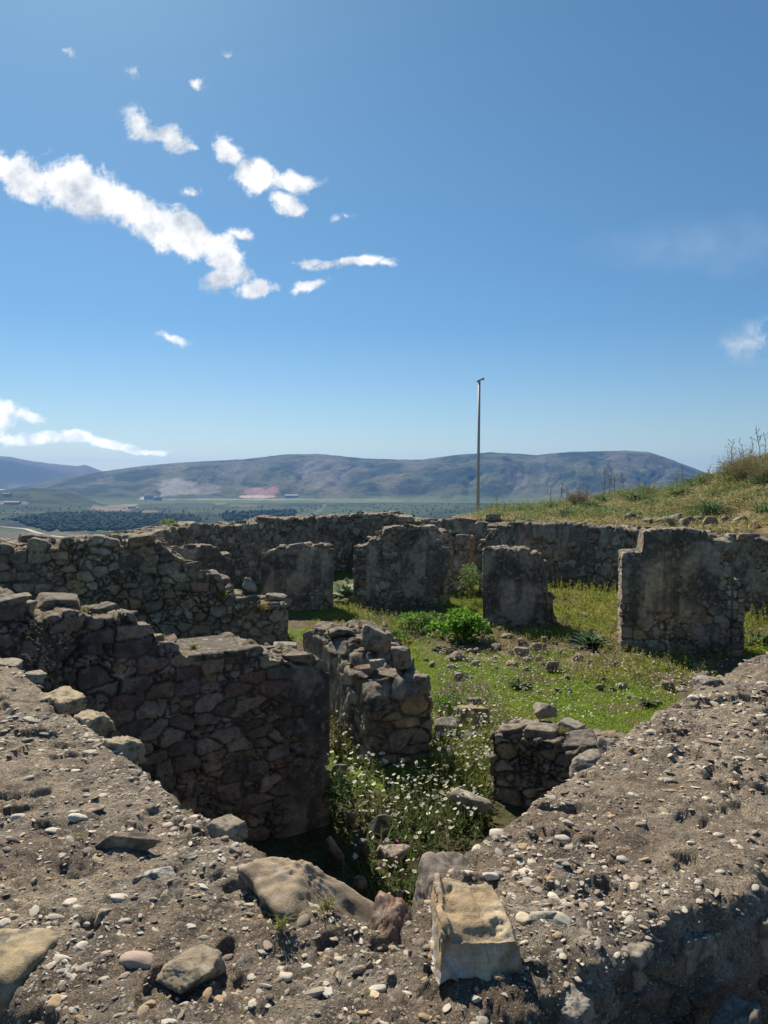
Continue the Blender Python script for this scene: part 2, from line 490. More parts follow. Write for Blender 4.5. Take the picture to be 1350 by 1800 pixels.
def land_h(x, y):
    h = ground_h(x, y)
    r = np.hypot(x, y)
    px = np.where(y > .05 * r, 675 + FPX * x / np.maximum(y, .05 * r + 1e-6), np.where(x > 0, 9999, -9999))
    pts = np.c_[x, y, np.zeros_like(x)]
    vis = r > 900
    h = np.where(vis, VALLEY + 10 * (fbm(pts, .0011, 4, 40) - .5) * sst(900, 2500, r), h)
    yr = np.interp(px, RID_PX, RID_Y)
    RD = 8000 + 500 * (fbm(pts * [1, 0, 0], .0006, 2, 61) - .5)
    foot = 5300 + 500 * (fbm(np.c_[px, px * 0, px * 0], .006, 3, 62) - .5)
    cosr = np.where(y > 0, np.maximum(y, 1) / np.maximum(r, 1), 1)
    hr = EYE + (845 - yr) / FPX * RD * cosr - VALLEY
    hr = np.maximum(hr, 5)
    t = np.clip((r - foot) / (RD - foot), 0, 1)
    prof = .62 * sst(0, 1, t) + .38 * t ** .8
    # ravines running down from the ridge
    rav = fbm(np.c_[px + 60 * (fbm(pts, .0016, 3, 67) - .5) - .02 * (r - 5300), r * .035, px * 0], .013, 5, 63, .5)
    rav2 = np.abs(rav - .5) * 2
    amp = 4 * t * (1 - t)
    hm = prof * hr - hr * amp * (.22 * (1 - rav2) ** 2 - .08) + hr * .30 * amp * (fbm(pts, .0019, 6, 64, .58) - .5)
    back = np.maximum(r - RD, 0)
    hm = hm * np.exp(-(back / 2600) ** 2)
    small = (fbm(np.c_[px, px * 0, px * 0], .12, 3, 66) - .5) * 6
    hm = hm + small * sst(.85, 1, t)
    h = h + np.where(vis, np.maximum(hm, 0), 0)
    # wooded spur at the left, nearer than the big hill
    ys = np.interp(px, [-600, 0, 60, 110, 140, 190], [864, 862, 858, 860, 868, 890])
    hs = np.maximum(EYE + (845 - ys) / FPX * 5200 * cosr - VALLEY, 0)
    h = np.where(vis, np.maximum(h, VALLEY + hs * np.exp(-((r - 5200) / 700) ** 2)), h)
    return h

def polar(r_list, az_list):
    rr, aa = np.meshgrid(r_list, az_list, indexing='ij')
    return (rr * np.sin(aa)).ravel(), (rr * np.cos(aa)).ravel(), rr.ravel()
def grid_faces(nr, na, wrap):
    i, j = np.meshgrid(np.arange(nr - 1), np.arange(na if wrap else na - 1), indexing='ij')
    a = i * na + j; b = i * na + (j + 1) % na
    return np.c_[a.ravel(), (a + na).ravel(), (b + na).ravel(), b.ravel()][:, ::-1]

AZ = np.r_[np.arange(-30, 30, .07), np.arange(30, 330, 3.0)] * math.pi / 180
AZN = np.r_[np.arange(-32, 32, .25), np.arange(32, 328, 3.0)] * math.pi / 180

def rect_mask(px, py, x0, y0, x1, y1, sx=6, sy=3):
    return sst(x0 - sx, x0 + sx, px) * sst(x1 + sx, x1 - sx, px) * sst(y0 - sy, y0 + sy, py) * sst(y1 + sy, y1 - sy, py)
def ell(px, py, cx, cy, rx, ry, soft=.35):
    return sst(1 + soft, 1 - soft, np.hypot((px - cx) / rx, (py - cy) / ry))

# near ground
rl = np.concatenate([np.geomspace(.4, 7, 50), np.arange(7.1, 34, .1), np.geomspace(34.5, 62, 14)])
x, y, r = polar(rl, AZN)
z = ground_h(x, y)
pts = np.c_[x, y, z]
px, py = to_px(x, y, z)
n1 = fbm(pts, .9, 5, 21); n2 = fbm(pts, 3.1, 4, 22); n3 = fbm(pts, .35, 3, 23)
green = np.array([.10, .14, .025]); dry = np.array([.20, .165, .085]); soil = np.array([.11, .085, .06])
col = mixc(soil, green, sst(.40, .52, n1))
lawn = np.clip(ell(px, py, 870, 1200, 150, 45) + ell(px, py, 1060, 1245, 130, 45) + ell(px, py, 800, 1170, 90, 28), 0, 1)
col = mixc(col, (.085, .135, .018), lawn * sst(.36, .46, n2 * .5 + n1 * .5))
col = mixc(col, (.17, .13, .09), ell(px, py, 960, 1150, 190, 28) * sst(.42, .54, n2) * .8)
col = mixc(col, (.14, .115, .07), ell(px, py, 820, 1225, 90, 30) * sst(.4, .55, n2) * .7)
mound = sst(.3, 1.0, y - np.interp(px, WALL_PX, WALL_D)) * (px > 780)
col = mixc(col, mixc(dry, (.10, .13, .045), sst(.42, .56, n1)), mound)
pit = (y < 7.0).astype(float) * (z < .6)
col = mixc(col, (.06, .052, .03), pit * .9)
col = mixc(col, (.16, .13, .1), (z > 1.0) * (y < 6))
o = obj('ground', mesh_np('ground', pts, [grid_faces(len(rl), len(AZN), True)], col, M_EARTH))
tag(o, kind='structure')
GROUND_PTS = None
def gz(x, y):
    return float(ground_h(np.array([x]), np.array([y]))[0])
def gza(x, y):
    return ground_h(x, y)

# valley floor
rl = np.concatenate([np.geomspace(60, 1300, 30), np.geomspace(1330, 5000, 120)])
x, y, r = polar(rl, AZ)
z = land_h(x, y)
jr = np.isclose(r, 60); z[jr] = ground_h(x[jr], y[jr]) - .3
pts = np.c_[x, y, z]; px, py = to_px(x, y, z)
f1 = fbm(pts, .004, 4, 71); f2 = fbm(pts, .0012, 3, 72); f3 = fbm(pts, .02, 3, 73)
F1_, F2_, cid, _ = voro(np.c_[(x + .35 * y) / 260, (y - .2 * x) / 330, x * 0] + .35 * np.c_[f1, f1, f1], 5)
fieldc = palette(cid, [(.10, .15, .035), (.075, .12, .035), (.13, .155, .06), (.16, .14, .08), (.06, .10, .035), (.19, .17, .11)], [4, 4, 2, 1, 3, .6])
fieldc = fieldc * (.9 + .25 * (f3[:, None]))
scrub = mixc((.035, .06, .028), (.085, .12, .045), sst(.42, .6, f1))
col = mixc(fieldc, scrub, np.clip(sst(.36, .46, f2) * .92 + .35, 0, .95))
col = mixc(col, (.018, .034, .016), sst(.50, .58, fbm(pts, .011, 4, 74)) * .7)
col = mixc(col, (.035, .058, .025), sst(.05, .02, F2_ - F1_) * .7)
def blob(cx, cy, rx, ry, c, a=1.0):
    global col
    wob = (fbm(np.c_[px, py * 3, px * 0], .06, 4, int(cx)) - .5) * 1.2
    q = np.hypot((px - cx) / rx, (py - cy) / ry) + wob
    col = mixc(col, c, sst(1.1, .85, q) * a)
blob(190, 915, 175, 14, (.022, .04, .02)); blob(420, 905, 90, 6, (.03, .05, .025)); blob(60, 918, 70, 9, (.022, .04, .02))
blob(60, 942, 120, 10, (.21, .17, .13), .9); blob(150, 931, 110, 4, (.13, .17, .05)); blob(20, 930, 60, 3.5, (.10, .16, .05))
blob(205, 893, 38, 6, (.34, .24, .19)); blob(225, 886, 18, 4, (.42, .34, .26)); blob(265, 899, 14, 3, (.3, .22, .16))
blob(385, 884, 14, 3, (.36, .24, .19)); blob(560, 897, 200, 8, (.09, .135, .05), .8); blob(750, 890, 120, 5, (.11, .14, .05), .7)
blob(15, 884, 30, 3, (.3, .28, .26)); blob(330, 890, 60, 5, (.09, .13, .06), .7); blob(640, 905, 60, 3, (.14, .16, .06))
blob(430, 889, 25, 2, (.2, .17, .1)); blob(700, 903, 30, 2, (.2, .18, .11))
lane = sst(.012, .004, np.abs(fbm(np.c_[x, y * .4, x * 0], .0011, 3, 90) - .5))
col = mixc(col, (.3, .27, .2), lane * .6)
col = mixc(col, (.02, .034, .018), (z > VALLEY + 12) * sst(866, 858, py))
col = col * [.48, .54, .52]
o = obj('valley', mesh_np('valley', pts, [grid_faces(len(rl), len(AZ), True)], col, M_FAR)); tag(o, kind='structure')

# the long mountain across the valley
rl = np.concatenate([np.arange(5000, 8700, 22), np.geomspace(8750, 9900, 12)])
azm = np.arange(-36, 36, .07) * math.pi / 180
x, y, r = polar(rl, azm)
z = land_h(x, y)
pts = np.c_[x, y, z]; px, py = to_px(x, y, z)
f1 = fbm(pts, .0035, 5, 81); f3 = fbm(pts, .025, 3, 82); f4 = fbm(np.c_[px, r * .05, px * 0], .022, 4, 83)
col = mixc((.013, .026, .011), (.085, .092, .04), sst(.42, .60, f1))
col = mixc(col, (.15, .135, .10), sst(.50, .66, f4) * .55)
col = mixc(col, (.025, .04, .024), sst(.52, .6, f3) * .5)
hz = (z - VALLEY)
col = mixc(col, (.09, .13, .05), sst(45, 10, hz) * .7)
blob(312, 857, 36, 17, (.22, .21, .19)); blob(350, 860, 34, 9, (.19, .175, .155), .6); blob(300, 845, 14, 6, (.27, .25, .24), .6)
blob(460, 866, 30, 8, (.24, .15, .13)); blob(450, 873, 26, 3, (.40, .30, .26)); blob(480, 862, 14, 6, (.25, .14, .13))
blob(330, 873, 50, 2, (.06, .06, .06), .8); blob(262, 875, 16, 3, (.4, .38, .36)); blob(470, 878, 220, 1.2, (.28, .25, .2), .8)
blob(420, 838, 12, 22, (.13, .13, .09), .6); blob(570, 830, 40, 22, (.16, .15, .12), .55); blob(250, 822, 8, 6, (.16, .15, .12), .4)
blob(10, 884, 30, 5, (.27, .24, .2), .6); blob(930, 862, 60, 8, (.07, .09, .05), .5); blob(640, 880, 90, 3, (.15, .16, .08), .6)
spur = (r < 6700) * sst(150, 100, px) * sst(868, 860, py) * sst(838, 846, py)
col = mixc(col, (.012, .024, .010), spur)
o = obj('mountain', mesh_np('mountain', pts, [grid_faces(len(rl), len(azm), False)], col, M_FAR)); tag(o, kind='structure')

# far blue range at the left
rl = np.linspace(10200, 14500, 60); aza = np.arange(-45, -8, .12) * math.pi / 180
x, y, r = polar(rl, aza)
pxa = 675 + FPX * x / y
ys = np.interp(pxa, [-700, -200, 0, 18, 60, 110, 140, 150, 180, 240], [812, 795, 802, 803, 811, 817, 819, 817, 828, 846])
h = np.maximum(EYE + (845 - ys) / FPX * 12200 * (y / r) - VALLEY, 0)
z = VALLEY + h * np.exp(-((r - 12200) / 1300) ** 2) * (1 + .12 * (fbm(np.c_[x, y, x * 0], .0006, 5, 99) - .5) * (np.abs(r - 12200) > 200)) + 12 * (fbm(np.c_[pxa, pxa * 0, pxa * 0], .15, 3, 98) - .5)
f1 = fbm(np.c_[x, y, x * 0], .0012, 4, 97)
col = mixc((.05, .06, .04), (.11, .11, .08), sst(.4, .6, f1))
o = obj('far_mountains', mesh_np('far_mountains', np.c_[x, y, z], [grid_faces(len(rl), len(aza), False)], col, M_FAR)); tag(o, kind='structure')

# country road in the valley
def strip_on_land(name, pix, width, colr):
    pt = [P(a, b, VALLEY + 2) for a, b in pix]
    pt = np.array(pt)[:, :2]
    s = np.r_[0, np.cumsum(np.hypot(*np.diff(pt, axis=0).T))]
    q = np.linspace(0, s[-1], 90)
    X = np.interp(q, s, pt[:, 0]); Y = np.interp(q, s, pt[:, 1])
    k = np.ones(9) / 9
    X = np.convolve(np.pad(X, 4, 'edge'), k, 'valid'); Y = np.convolve(np.pad(Y, 4, 'edge'), k, 'valid')
    tx, ty = np.gradient(X), np.gradient(Y); l = np.hypot(tx, ty); nx, ny = -ty / l, tx / l
    V = []
    for sgn in (-1, 1):
        a, b = X + sgn * nx * width / 2, Y + sgn * ny * width / 2
        V.append(np.c_[a, b, land_h(a, b) + 1.2])
    n = len(q); i = np.arange(n - 1)
    F = np.c_[i, i + 1, i + 1 + n, i + n]
    return obj(name, mesh_np(name, np.vstack(V), [F], np.tile(colr, (2 * n, 1)), M_FAR))
tag(strip_on_land('road', [(-40, 926), (0, 925), (45, 929), (78, 940), (115, 944), (180, 947)], 17, (.42, .40, .36)), kind='structure')

# ------------------------------------------------------------------ wall builder
def resample(pt, s, q):
    pt = np.array(pt, float)
    return np.c_[np.interp(q, s, pt[:, 0]), np.interp(q, s, pt[:, 1])]

def offset_line(front, t):
    f = np.array(front, float)
    tg = np.gradient(f, axis=0) if len(f) > 2 else np.tile(f[1] - f[0], (2, 1))
    tg /= np.linalg.norm(tg, axis=1)[:, None]
    n = np.c_[-tg[:, 1], tg[:, 0]]
    mid = f.mean(0)
    if (n.mean(0) @ mid) < 0: n = -n        # away from the camera
    return f + n * t

def wall(name, front, top, base=-.2, thick=.6, back=None, res=.03, us=None, sx=.26, sz=.15, depth=.035, plaster=None,
         seed=1, topz=None, rag=.05, caps=0, cap_size=.13, palette_=None, wts=None, dark=.5, mortar=(.085, .072, .058), fg=False, tint=None, flat=None, capbox=.6):
    front = np.array(front, float)
    backl = np.array(back, float) if back is not None else offset_line(front, thick)
    s = np.r_[0, np.cumsum(np.hypot(*np.diff((front + backl) / 2, axis=0).T))]
    L = s[-1]
    if us is None: q = np.linspace(0, L, max(int(L / res), 3) + 1)
    else: q = us(L, s, front)
    A = resample(front, s, q); B = resample(backl, s, q)
    T = np.hypot(*(B - A).T).mean()
    # top height along the wall
    if topz is not None:
        Z = np.interp(q / L, [a for a, b in topz], [b for a, b in topz])
    else:
        p0, _ = to_px(A[:, 0], A[:, 1], np.full(len(q), 1.8))
        yy = np.interp(p0, [a for a, b in top], [b for a, b in top])
        Z = np.array([Zp(b, d) for b, d in zip(yy, A[:, 1])])
    rg = np.random.default_rng(seed)
    if rag:   # stones stand up or are missing along the top
        c = 0; step = np.zeros(len(q))
        edges = np.cumsum(rg.uniform(.12, .34, 400))
        idx = np.searchsorted(edges, q)
        step = rg.uniform(-1, .7, 401)[idx] * rag
        Z = Z + step
    flm = np.zeros(len(q))
    if flat: 
        flm = sst(flat[0], flat[0] + .03, q / L) * sst(flat[1], flat[1] - .03, q / L)
        Z = Z - (step * flm if rag else 0)
    H = (Z.mean() - base)
    nu = len(q); nw = max(int(T / (res * (1.0 if not fg else .9))), 3) + 1; nz = max(int(H / res), 4) + 1
    def patch(I, J, K):
        return I, J, K
    keys = []; faces = []
    off = 0
    def add(I, J, K, flip):
        nonlocal off
        a, b = I.shape
        keys.append(((I * (nw + 1) + J) * (nz + 1) + K).ravel())
        idx = np.arange(a * b).reshape(a, b) + off
        f = np.c_[idx[:-1, :-1].ravel(), idx[1:, :-1].ravel(), idx[1:, 1:].ravel(), idx[:-1, 1:].ravel()]
        if flip: f = f[:, ::-1]
        faces.append(f); off += a * b
    U, Wd, K = np.arange(nu), np.arange(nw), np.arange(nz)
    i, k = np.meshgrid(U, K, indexing='ij'); add(i, i * 0, k, False)
    add(i, i * 0 + nw - 1, k, True)
    i, j = np.meshgrid(U, Wd, indexing='ij'); add(i, j, i * 0 + nz - 1, False)
    j, k = np.meshgrid(Wd, K, indexing='ij'); add(j * 0, j, k, True); add(j * 0 + nu - 1, j, k, False)
    keys = np.concatenate(keys); faces = np.concatenate(faces)
    uq, inv = np.unique(keys, return_inverse=True)
    faces = inv[faces]
    K = uq % (nz + 1); J = (uq // (nz + 1)) % (nw + 1); I = uq // ((nz + 1) * (nw + 1))
    w = J / (nw - 1); t = K / (nz - 1); um = q[I]
    XY = A[I] * (1 - w)[:, None] + B[I] * w[:, None]
    zz = base + (Z[I] - base) * t
    Pt = np.c_[XY, zz]
    # orientation check: camera-side front faces must point outward
    a, b, c_, d_ = [Pt[faces[:, n]] for n in range(4)]
    fn = np.cross(c_ - a, d_ - b)
    cen = Pt.mean(0)
    N = np.zeros_like(Pt)
    for n in range(4): np.add.at(N, faces[:, n], fn)
    N /= np.maximum(np.linalg.norm(N, axis=1), 1e-9)[:, None]
    # outward direction by construction
    out = np.zeros_like(Pt)
    nrm = (A - B)[I]; nrm /= np.linalg.norm(nrm, axis=1)[:, None]
    out[:, :2] += nrm * (w == 0)[:, None] - nrm * (w == 1)[:, None]
    out[:, 2] += (t == 1) * 1.0
    sgn = np.sign((N * out).sum(1).sum())
    if sgn < 0: faces = faces[:, ::-1]; N = -N
    # steep steps in the top keep an upward-ish normal
    top_m = (t == 1)
    loc = np.c_[um, w * T, Pt[:, 2]]
    wob = np.c_[fbm(loc, 1.9, 3, seed) - .5, fbm(loc, 1.9, 3, seed + 50) - .5, fbm(loc, 1.6, 3, seed + 90) - .5]
    q3 = (loc + wob * [.16, .1, .13]) / [sx, .30, sz] + seed * 3.7
    F1, F2, cid, cn = voro(q3, seed, .84, 3.6)
    q4 = (loc + wob * [.05, .05, .05]) / [sx * .42, .16, sz * .5] + seed * 1.7
    G1, G2, cid2, cn2 = voro(q4, seed + 3, .9, 3.0)
    small = (hsh(np.floor(cn[:, 0] * 9).astype(int), np.floor(cn[:, 1] * 9).astype(int), np.floor(cn[:, 2] * 9).astype(int), 77) > .62)   # some stones are groups of small ones
    e = np.where(small, np.minimum(F2 - F1, (G2 - G1) * .8), F2 - F1)
    rid = np.where(small, cid2, cid)
    edge = e + .10 * (fbm(loc, 14, 3, seed + 6) - .5)
    jm = sst(.03, .075, edge)
    rel = q3 - cn
    til = (rel[:, 0] * (hsh((rid * 9999).astype(int), K * 0, K * 0, 5) - .5) + rel[:, 2] * (hsh((rid * 9999).astype(int), K * 0, K * 0, 6) - .5)) * 1.1
    rough = fbm(loc, 9, 4, seed + 11) - .5
    disp = depth * .62 * (jm * (.75 + .5 * rid) + 1.7 * til * jm) + .022 * rough + .012 * (fbm(loc, 34, 3, seed + 12) - .5) + .016 * (np.abs(fbm(loc, 13, 3, seed + 13) - .5) * 2 - .4)
    big = .035 * (fbm(loc, .9, 3, seed + 20) - .5)
    pal = palette_ or STONE
    colr = palette((rid * 7.31) % 1.0, pal, wts)
    nn = fbm(loc, 5, 4, seed + 30)
    colr = colr * (.95 + 1.0 * nn)[:, None]
    dk = sst(.46, .62, fbm(loc, 2.0, 5, seed + 31, .6))
    colr = mixc(colr, (.062, .057, .052), dk * dark * .55)
    li = sst(.58, .66, fbm(loc, 7, 4, seed + 32))
    colr = mixc(colr, (.33, .315, .28), li * .4)
    mo = mixc(np.array(mortar) * (.7 + .6 * nn)[:, None], (.19, .165, .135), sst(.44, .56, fbm(loc, 2.6, 3, seed + 60)) * .8)
    colr = mixc(mo, colr, jm)
    if plaster is not None:
        pm = plaster(um / L, t, w, Pt, fbm(loc, 3.2, 5, seed + 40, .6))
        pm = np.clip(pm, 0, 1)
        pd = depth * 1.15 + .010 * rough + .006 * (fbm(loc, 22, 3, seed + 41) - .5)
        disp = disp * (1 - pm) + pd * pm
        st = fbm(loc * [7, 7, 1.1], 1.0, 4, seed + 42)
        pc = mixc((.13, .118, .105), (.38, .33, .27), sst(.40, .60, fbm(loc, 1.8, 5, seed + 43)))
        pc = mixc(pc, (.065, .062, .06), sst(.48, .66, st) * .65)
        sp = sst(.63, .7, fbm(loc, 17, 3, seed + 44))
        pc = mixc(pc, (.38, .36, .32), sp * .5)
        colr = mixc(colr, pc, pm)
    if tint is not None: colr = tint(um / L, t, w, Pt, colr, loc, jm)
    if fg:
        tm = top_m.astype(float)
        disp = np.where(top_m, 0, disp)
        Pt = Pt + N * (disp + big * .4)[:, None]
        dist_edge = np.minimum(w, 1 - w) * T
        dzt = fg_top(Pt[:, 0], Pt[:, 1]) - .05 * np.exp(-dist_edge / .03) * (.4 + 1.2 * fbm(loc * [1, 1, 0], 6, 3, 7))
        Pt[:, 2] = Pt[:, 2] + dzt * sst(.72, 1.0, t)
        Pt = Pt + N * ((~top_m) * (.10 * (fbm(loc, 3.5, 4, 301) - .5) + .05 * (fbm(loc, 11, 4, 302, .6) - .5)) * sst(.0, .06, 1 - t))[:, None]
        cc = fg_col(Pt)
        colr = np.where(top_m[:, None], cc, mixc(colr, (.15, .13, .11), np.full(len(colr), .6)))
    else:
        tj = (rid - .45) * rag * .9
        fl = flm[I]
        disp = disp * (1 - fl * top_m)
        Pt = Pt + N * (disp + big)[:, None]
        Pt[:, 2] += np.where(top_m, tj * (1 - fl) + .02 * rough, 0)
        # top surfaces blend towards a paler tan, varied by noise
        tt = top_m * .65
        colr = mixc(colr, np.array([.29, .25, .19]) * (.6 + .8 * nn)[:, None], tt)
        if flat:
            g1, g2, gc, _g = voro(loc * 24, 9)
            cc = mixc(np.tile((.17, .145, .115), (len(loc), 1)), palette((gc * 17) % 1, [(.45, .42, .36), (.35, .3, .22), (.25, .23, .2)]), (gc > .55) * sst(.5, .35, g1))
            colr = mixc(colr, cc, fl * (t > .97))
    ac = Acc()
    ac.add(Pt, [faces], colr)
    if caps:
        for n in range(caps):
            k = rg.integers(nu)
            if flm[k] > .2: continue
            ww = rg.uniform(.02, .98)
            p = A[k] * (1 - ww) + B[k] * ww
            sz_ = cap_size * rg.uniform(.5, 1.25)
            X, F, cc = rock(seed * 97 + n, (sz_ * rg.uniform(.8, 1.6), sz_ * rg.uniform(.7, 1.3), sz_ * rg.uniform(.2, .5)), 4, 9, lichen=.4, sharp=26, box=rg.random() < capbox)
            X = X @ rotm(rg.uniform(-.18, .18), rg.uniform(-.18, .18), math.atan2(*(B[-1] - B[0])[::-1]) + rg.uniform(-.5, .5)).T
            ac.add(X + [p[0], p[1], Z[k] + sz_ * .1], F, cc)
    me = ac.mesh(name, M_FG if fg else M_WALL)
    o = obj(name, me)
    return o, (q, A, B, Z)

# ------------------------------------------------------------------ foreground wall
def fg_top(x, y):
    p = np.c_[x, y, np.zeros_like(x)]
    h = .050 * (fbm(p, 1.6, 3, 201) - .5) + .040 * (fbm(p, 5.5, 4, 202) - .5) + .042 * (fbm(p, 17, 5, 203, .7) - .5)
    F1, F2, c, cn = voro(np.c_[x * 26, y * 26, x * 0], 204)
    h = h + .007 * (c > .45) * sst(.5, .2, F1) * (c)
    F1, F2, c, cn = voro(np.c_[x * 58, y * 58, x * 0], 205)
    h = h + .0035 * sst(.5, .15, F1) * c
    pit = sst(.60, .70, fbm(p, 9, 3, 207))
    return h - .022 * pit

def fg_col(Pt):
    p = Pt * [1, 1, 0]
    c = mixc((.235, .187, .138), (.385, .315, .235), sst(.35, .65, fbm(p, 2.2, 5, 211)))
    c = mixc(c, (.15, .105, .078), sst(.50, .64, fbm(p, 3.4, 5, 212, .6)) * .65)
    c = mixc(c, (.30, .28, .25), sst(.56, .66, fbm(p, 6.1, 4, 213)) * .5)
    c = mixc(c, (.06, .052, .045), sst(.58, .68, fbm(p, 13, 4, 214)) * .7)
    F1, F2, cc, cn = voro(np.c_[p[:, 0] * 26, p[:, 1] * 26, p[:, 0] * 0], 204)
    k = (cc > .78) * sst(.42, .30, F1)
    pc = palette((cc * 37.7) % 1, [(.40, .38, .34), (.33, .27, .19), (.27, .25, .22), (.42, .36, .27), (.19, .17, .15)])
    return mixc(c, pc, k * .8)

Z_FG = 2.0
inner_px = [(0, 1150), (66, 1186), (92, 1222), (180, 1275), (245, 1338), (335, 1405), (430, 1462), (520, 1545), (640, 1596), (700, 1600), (752, 1560), (838, 1472), (930, 1400), (1000, 1352), (1080, 1300), (1150, 1250), (1230, 1195), (1350, 1135)]
inner = [(-3.6, 5.9)] + [P(a, b, Z_FG)[:2] for a, b in inner_px] + [(4.6, 7.2)]
outer = [(-4.3, 5.3), (-2.78, 3.75), (-2.35, 3.2), (-2.1, 2.95), (-1.72, 2.5), (-1.42, 2.15), (-1.12, 1.82), (-.86, 1.52), (-.56, 1.2), (-.32, .95), (-.17, .80), (-.02, .95), (.18, 1.19), (.40, 1.46), (.64, 1.62), (.93, 1.77), (1.17, 1.92), (1.7, 2.45), (2.5, 3.5), (5.3, 6.6)]
def fg_us(L, s, front):
    q = [0.0]
    cs = np.interp
    mid = (np.array(inner) + np.array(outer)) / 2
    while q[-1] < L:
        x = np.interp(q[-1], s, mid[:, 0]); y = np.interp(q[-1], s, mid[:, 1])
        d = math.hypot(x, y)
        q.append(q[-1] + max(.0042 * d * (1 if d < 4 else 3), .005))
    q[-1] = L
    return np.array(q)
fgw, (fq, fA, fB, fZ) = wall('stone_wall', inner, None, base=-.1, back=outer, res=.0085, us=fg_us, topz=[(0, Z_FG), (1, Z_FG)], rag=0, fg=True, seed=5, sx=.3, sz=.17, depth=.03)
tag(fgw, 'thick pebbly lime concrete wall top bending in a corner nearest the viewer', 'wall')

rg = np.random.default_rng(11)
PEBC = [(.56, .51, .42), (.44, .40, .33), (.42, .34, .23), (.28, .24, .19), (.38, .26, .15), (.20, .165, .135), (.33, .26, .21), (.14, .115, .10)]
PEBW = [3.2, 3, 1.6, 3, .8, 2.4, 1.6, 1.5]
def pebble_geo(seed, sx, sy, sz, c, sub=2):
    V, F = ico(sub)
    g = np.random.default_rng(seed); nn_ = g.normal(size=(8, 3)); nn_ /= np.linalg.norm(nn_, axis=1)[:, None]
    r = g.uniform(.6, 1.0, 8) / np.maximum(V @ nn_.T, .1); r = np.sum(np.c_[r, np.full(len(V), 1.05)] ** -18, 1) ** (-1 / 18)
    r = r * (1 + .18 * (fbm(V, 2.1, 3, seed) - .5))
    return V * r[:, None] * [sx, sy, sz], [F], np.array(c) * (.82 + .36 * fbm(V, 2.5, 2, seed + 1))[:, None]
in_poly = np.array(inner + outer[::-1])
def inside_poly(x, y, poly):
    ins = np.zeros(len(x), bool); n = len(poly)
    for i in range(n):
        x0, y0 = poly[i]; x1, y1 = poly[(i + 1) % n]
        c = ((y0 > y) != (y1 > y)) & (x < (x1 - x0) * (y - y0) / (y1 - y0 + 1e-12) + x0)
        ins ^= c
    return ins
from mathutils.bvhtree import BVHTree
_me = fgw.data
_v = np.empty(len(_me.vertices) * 3, np.float32); _me.vertices.foreach_get('co', _v); _v = _v.reshape(-1, 3)
FG_BVH = BVHTree.FromPolygons(_v.tolist(), [list(p.vertices) for p in _me.polygons])
def fg_hit(x, y):
    h = FG_BVH.ray_cast(Vector((x, y, 3.0)), Vector((0, 0, -1)))
    return (h[0].z, h[1].z) if h[0] is not None else (0.0, 0.0)
# small pebbles: too many to count
ac = Acc()
nP = 80000
X = rg.uniform(-3.5, 3.5, nP * 3); Y = rg.uniform(.8, 5.5, nP * 3)
ppx, ppy = to_px(X, Y, np.full(len(X), Z_FG))
ok = inside_poly(X, Y, in_poly) & (ppx > -60) & (ppx < 1410) & (ppy < 1850)
dd = np.hypot(X, Y)
size = .0025 * np.exp(rg.normal(0, .58, len(X))) * (1 + .22 * dd)
ok &= (rg.uniform(0, 1, len(X)) < np.clip(1.6 / dd, .35, 1) * np.where(dd < 1.7, .62, 1)) & (size > .0016 * dd)
ok &= fbm(np.c_[X, Y, X * 0], 2.4, 3, 222) + rg.uniform(-.14, .14, len(X)) > .44
X, Y, size = X[ok], Y[ok], np.minimum(size[ok], .013)
Zt = Z_FG + fg_top(X, Y)
V1, Fc1 = ico(1)
for k in range(len(X)):
    s_ = size[k]
    hz_, nz_ = fg_hit(X[k], Y[k])
    if hz_ < 1.84 or nz_ < .35: continue
    Zt[k] = hz_
    c = np.array(PEBC[rg.choice(8, p=np.array(PEBW) / sum(PEBW))]) * rg.uniform(.7, 1.05)
    sub = 2 if s_ > .007 else 1
    Vv, Ff = ico(sub)
    if sub == 1: rr = 1 + .5 * (hsh(np.arange(len(Vv)), np.full(len(Vv), k), np.zeros(len(Vv), int)) - .5)
    else:
        nn_ = rg.normal(size=(6, 3)); nn_ /= np.linalg.norm(nn_, axis=1)[:, None]
        rr = np.minimum(1.05, (rg.uniform(.5, .95, 6) / np.maximum(Vv @ nn_.T, .1)).min(1))
    el = rg.uniform(1.0, 2.1)
    G = (Vv * rr[:, None] * [s_ * el, s_, s_ * rg.uniform(.25, .6)]) @ rotm(rg.normal(0, .22), rg.normal(0, .22), rg.uniform(0, 6.3)).T
    ac.add(G + [X[k], Y[k], Zt[k] + s_ * rg.uniform(-.25, .12)], [Ff], c)
o = obj('small_pebbles', ac.mesh('small_pebbles', M_PEB, False), fgw); o['kind'] = 'stuff'

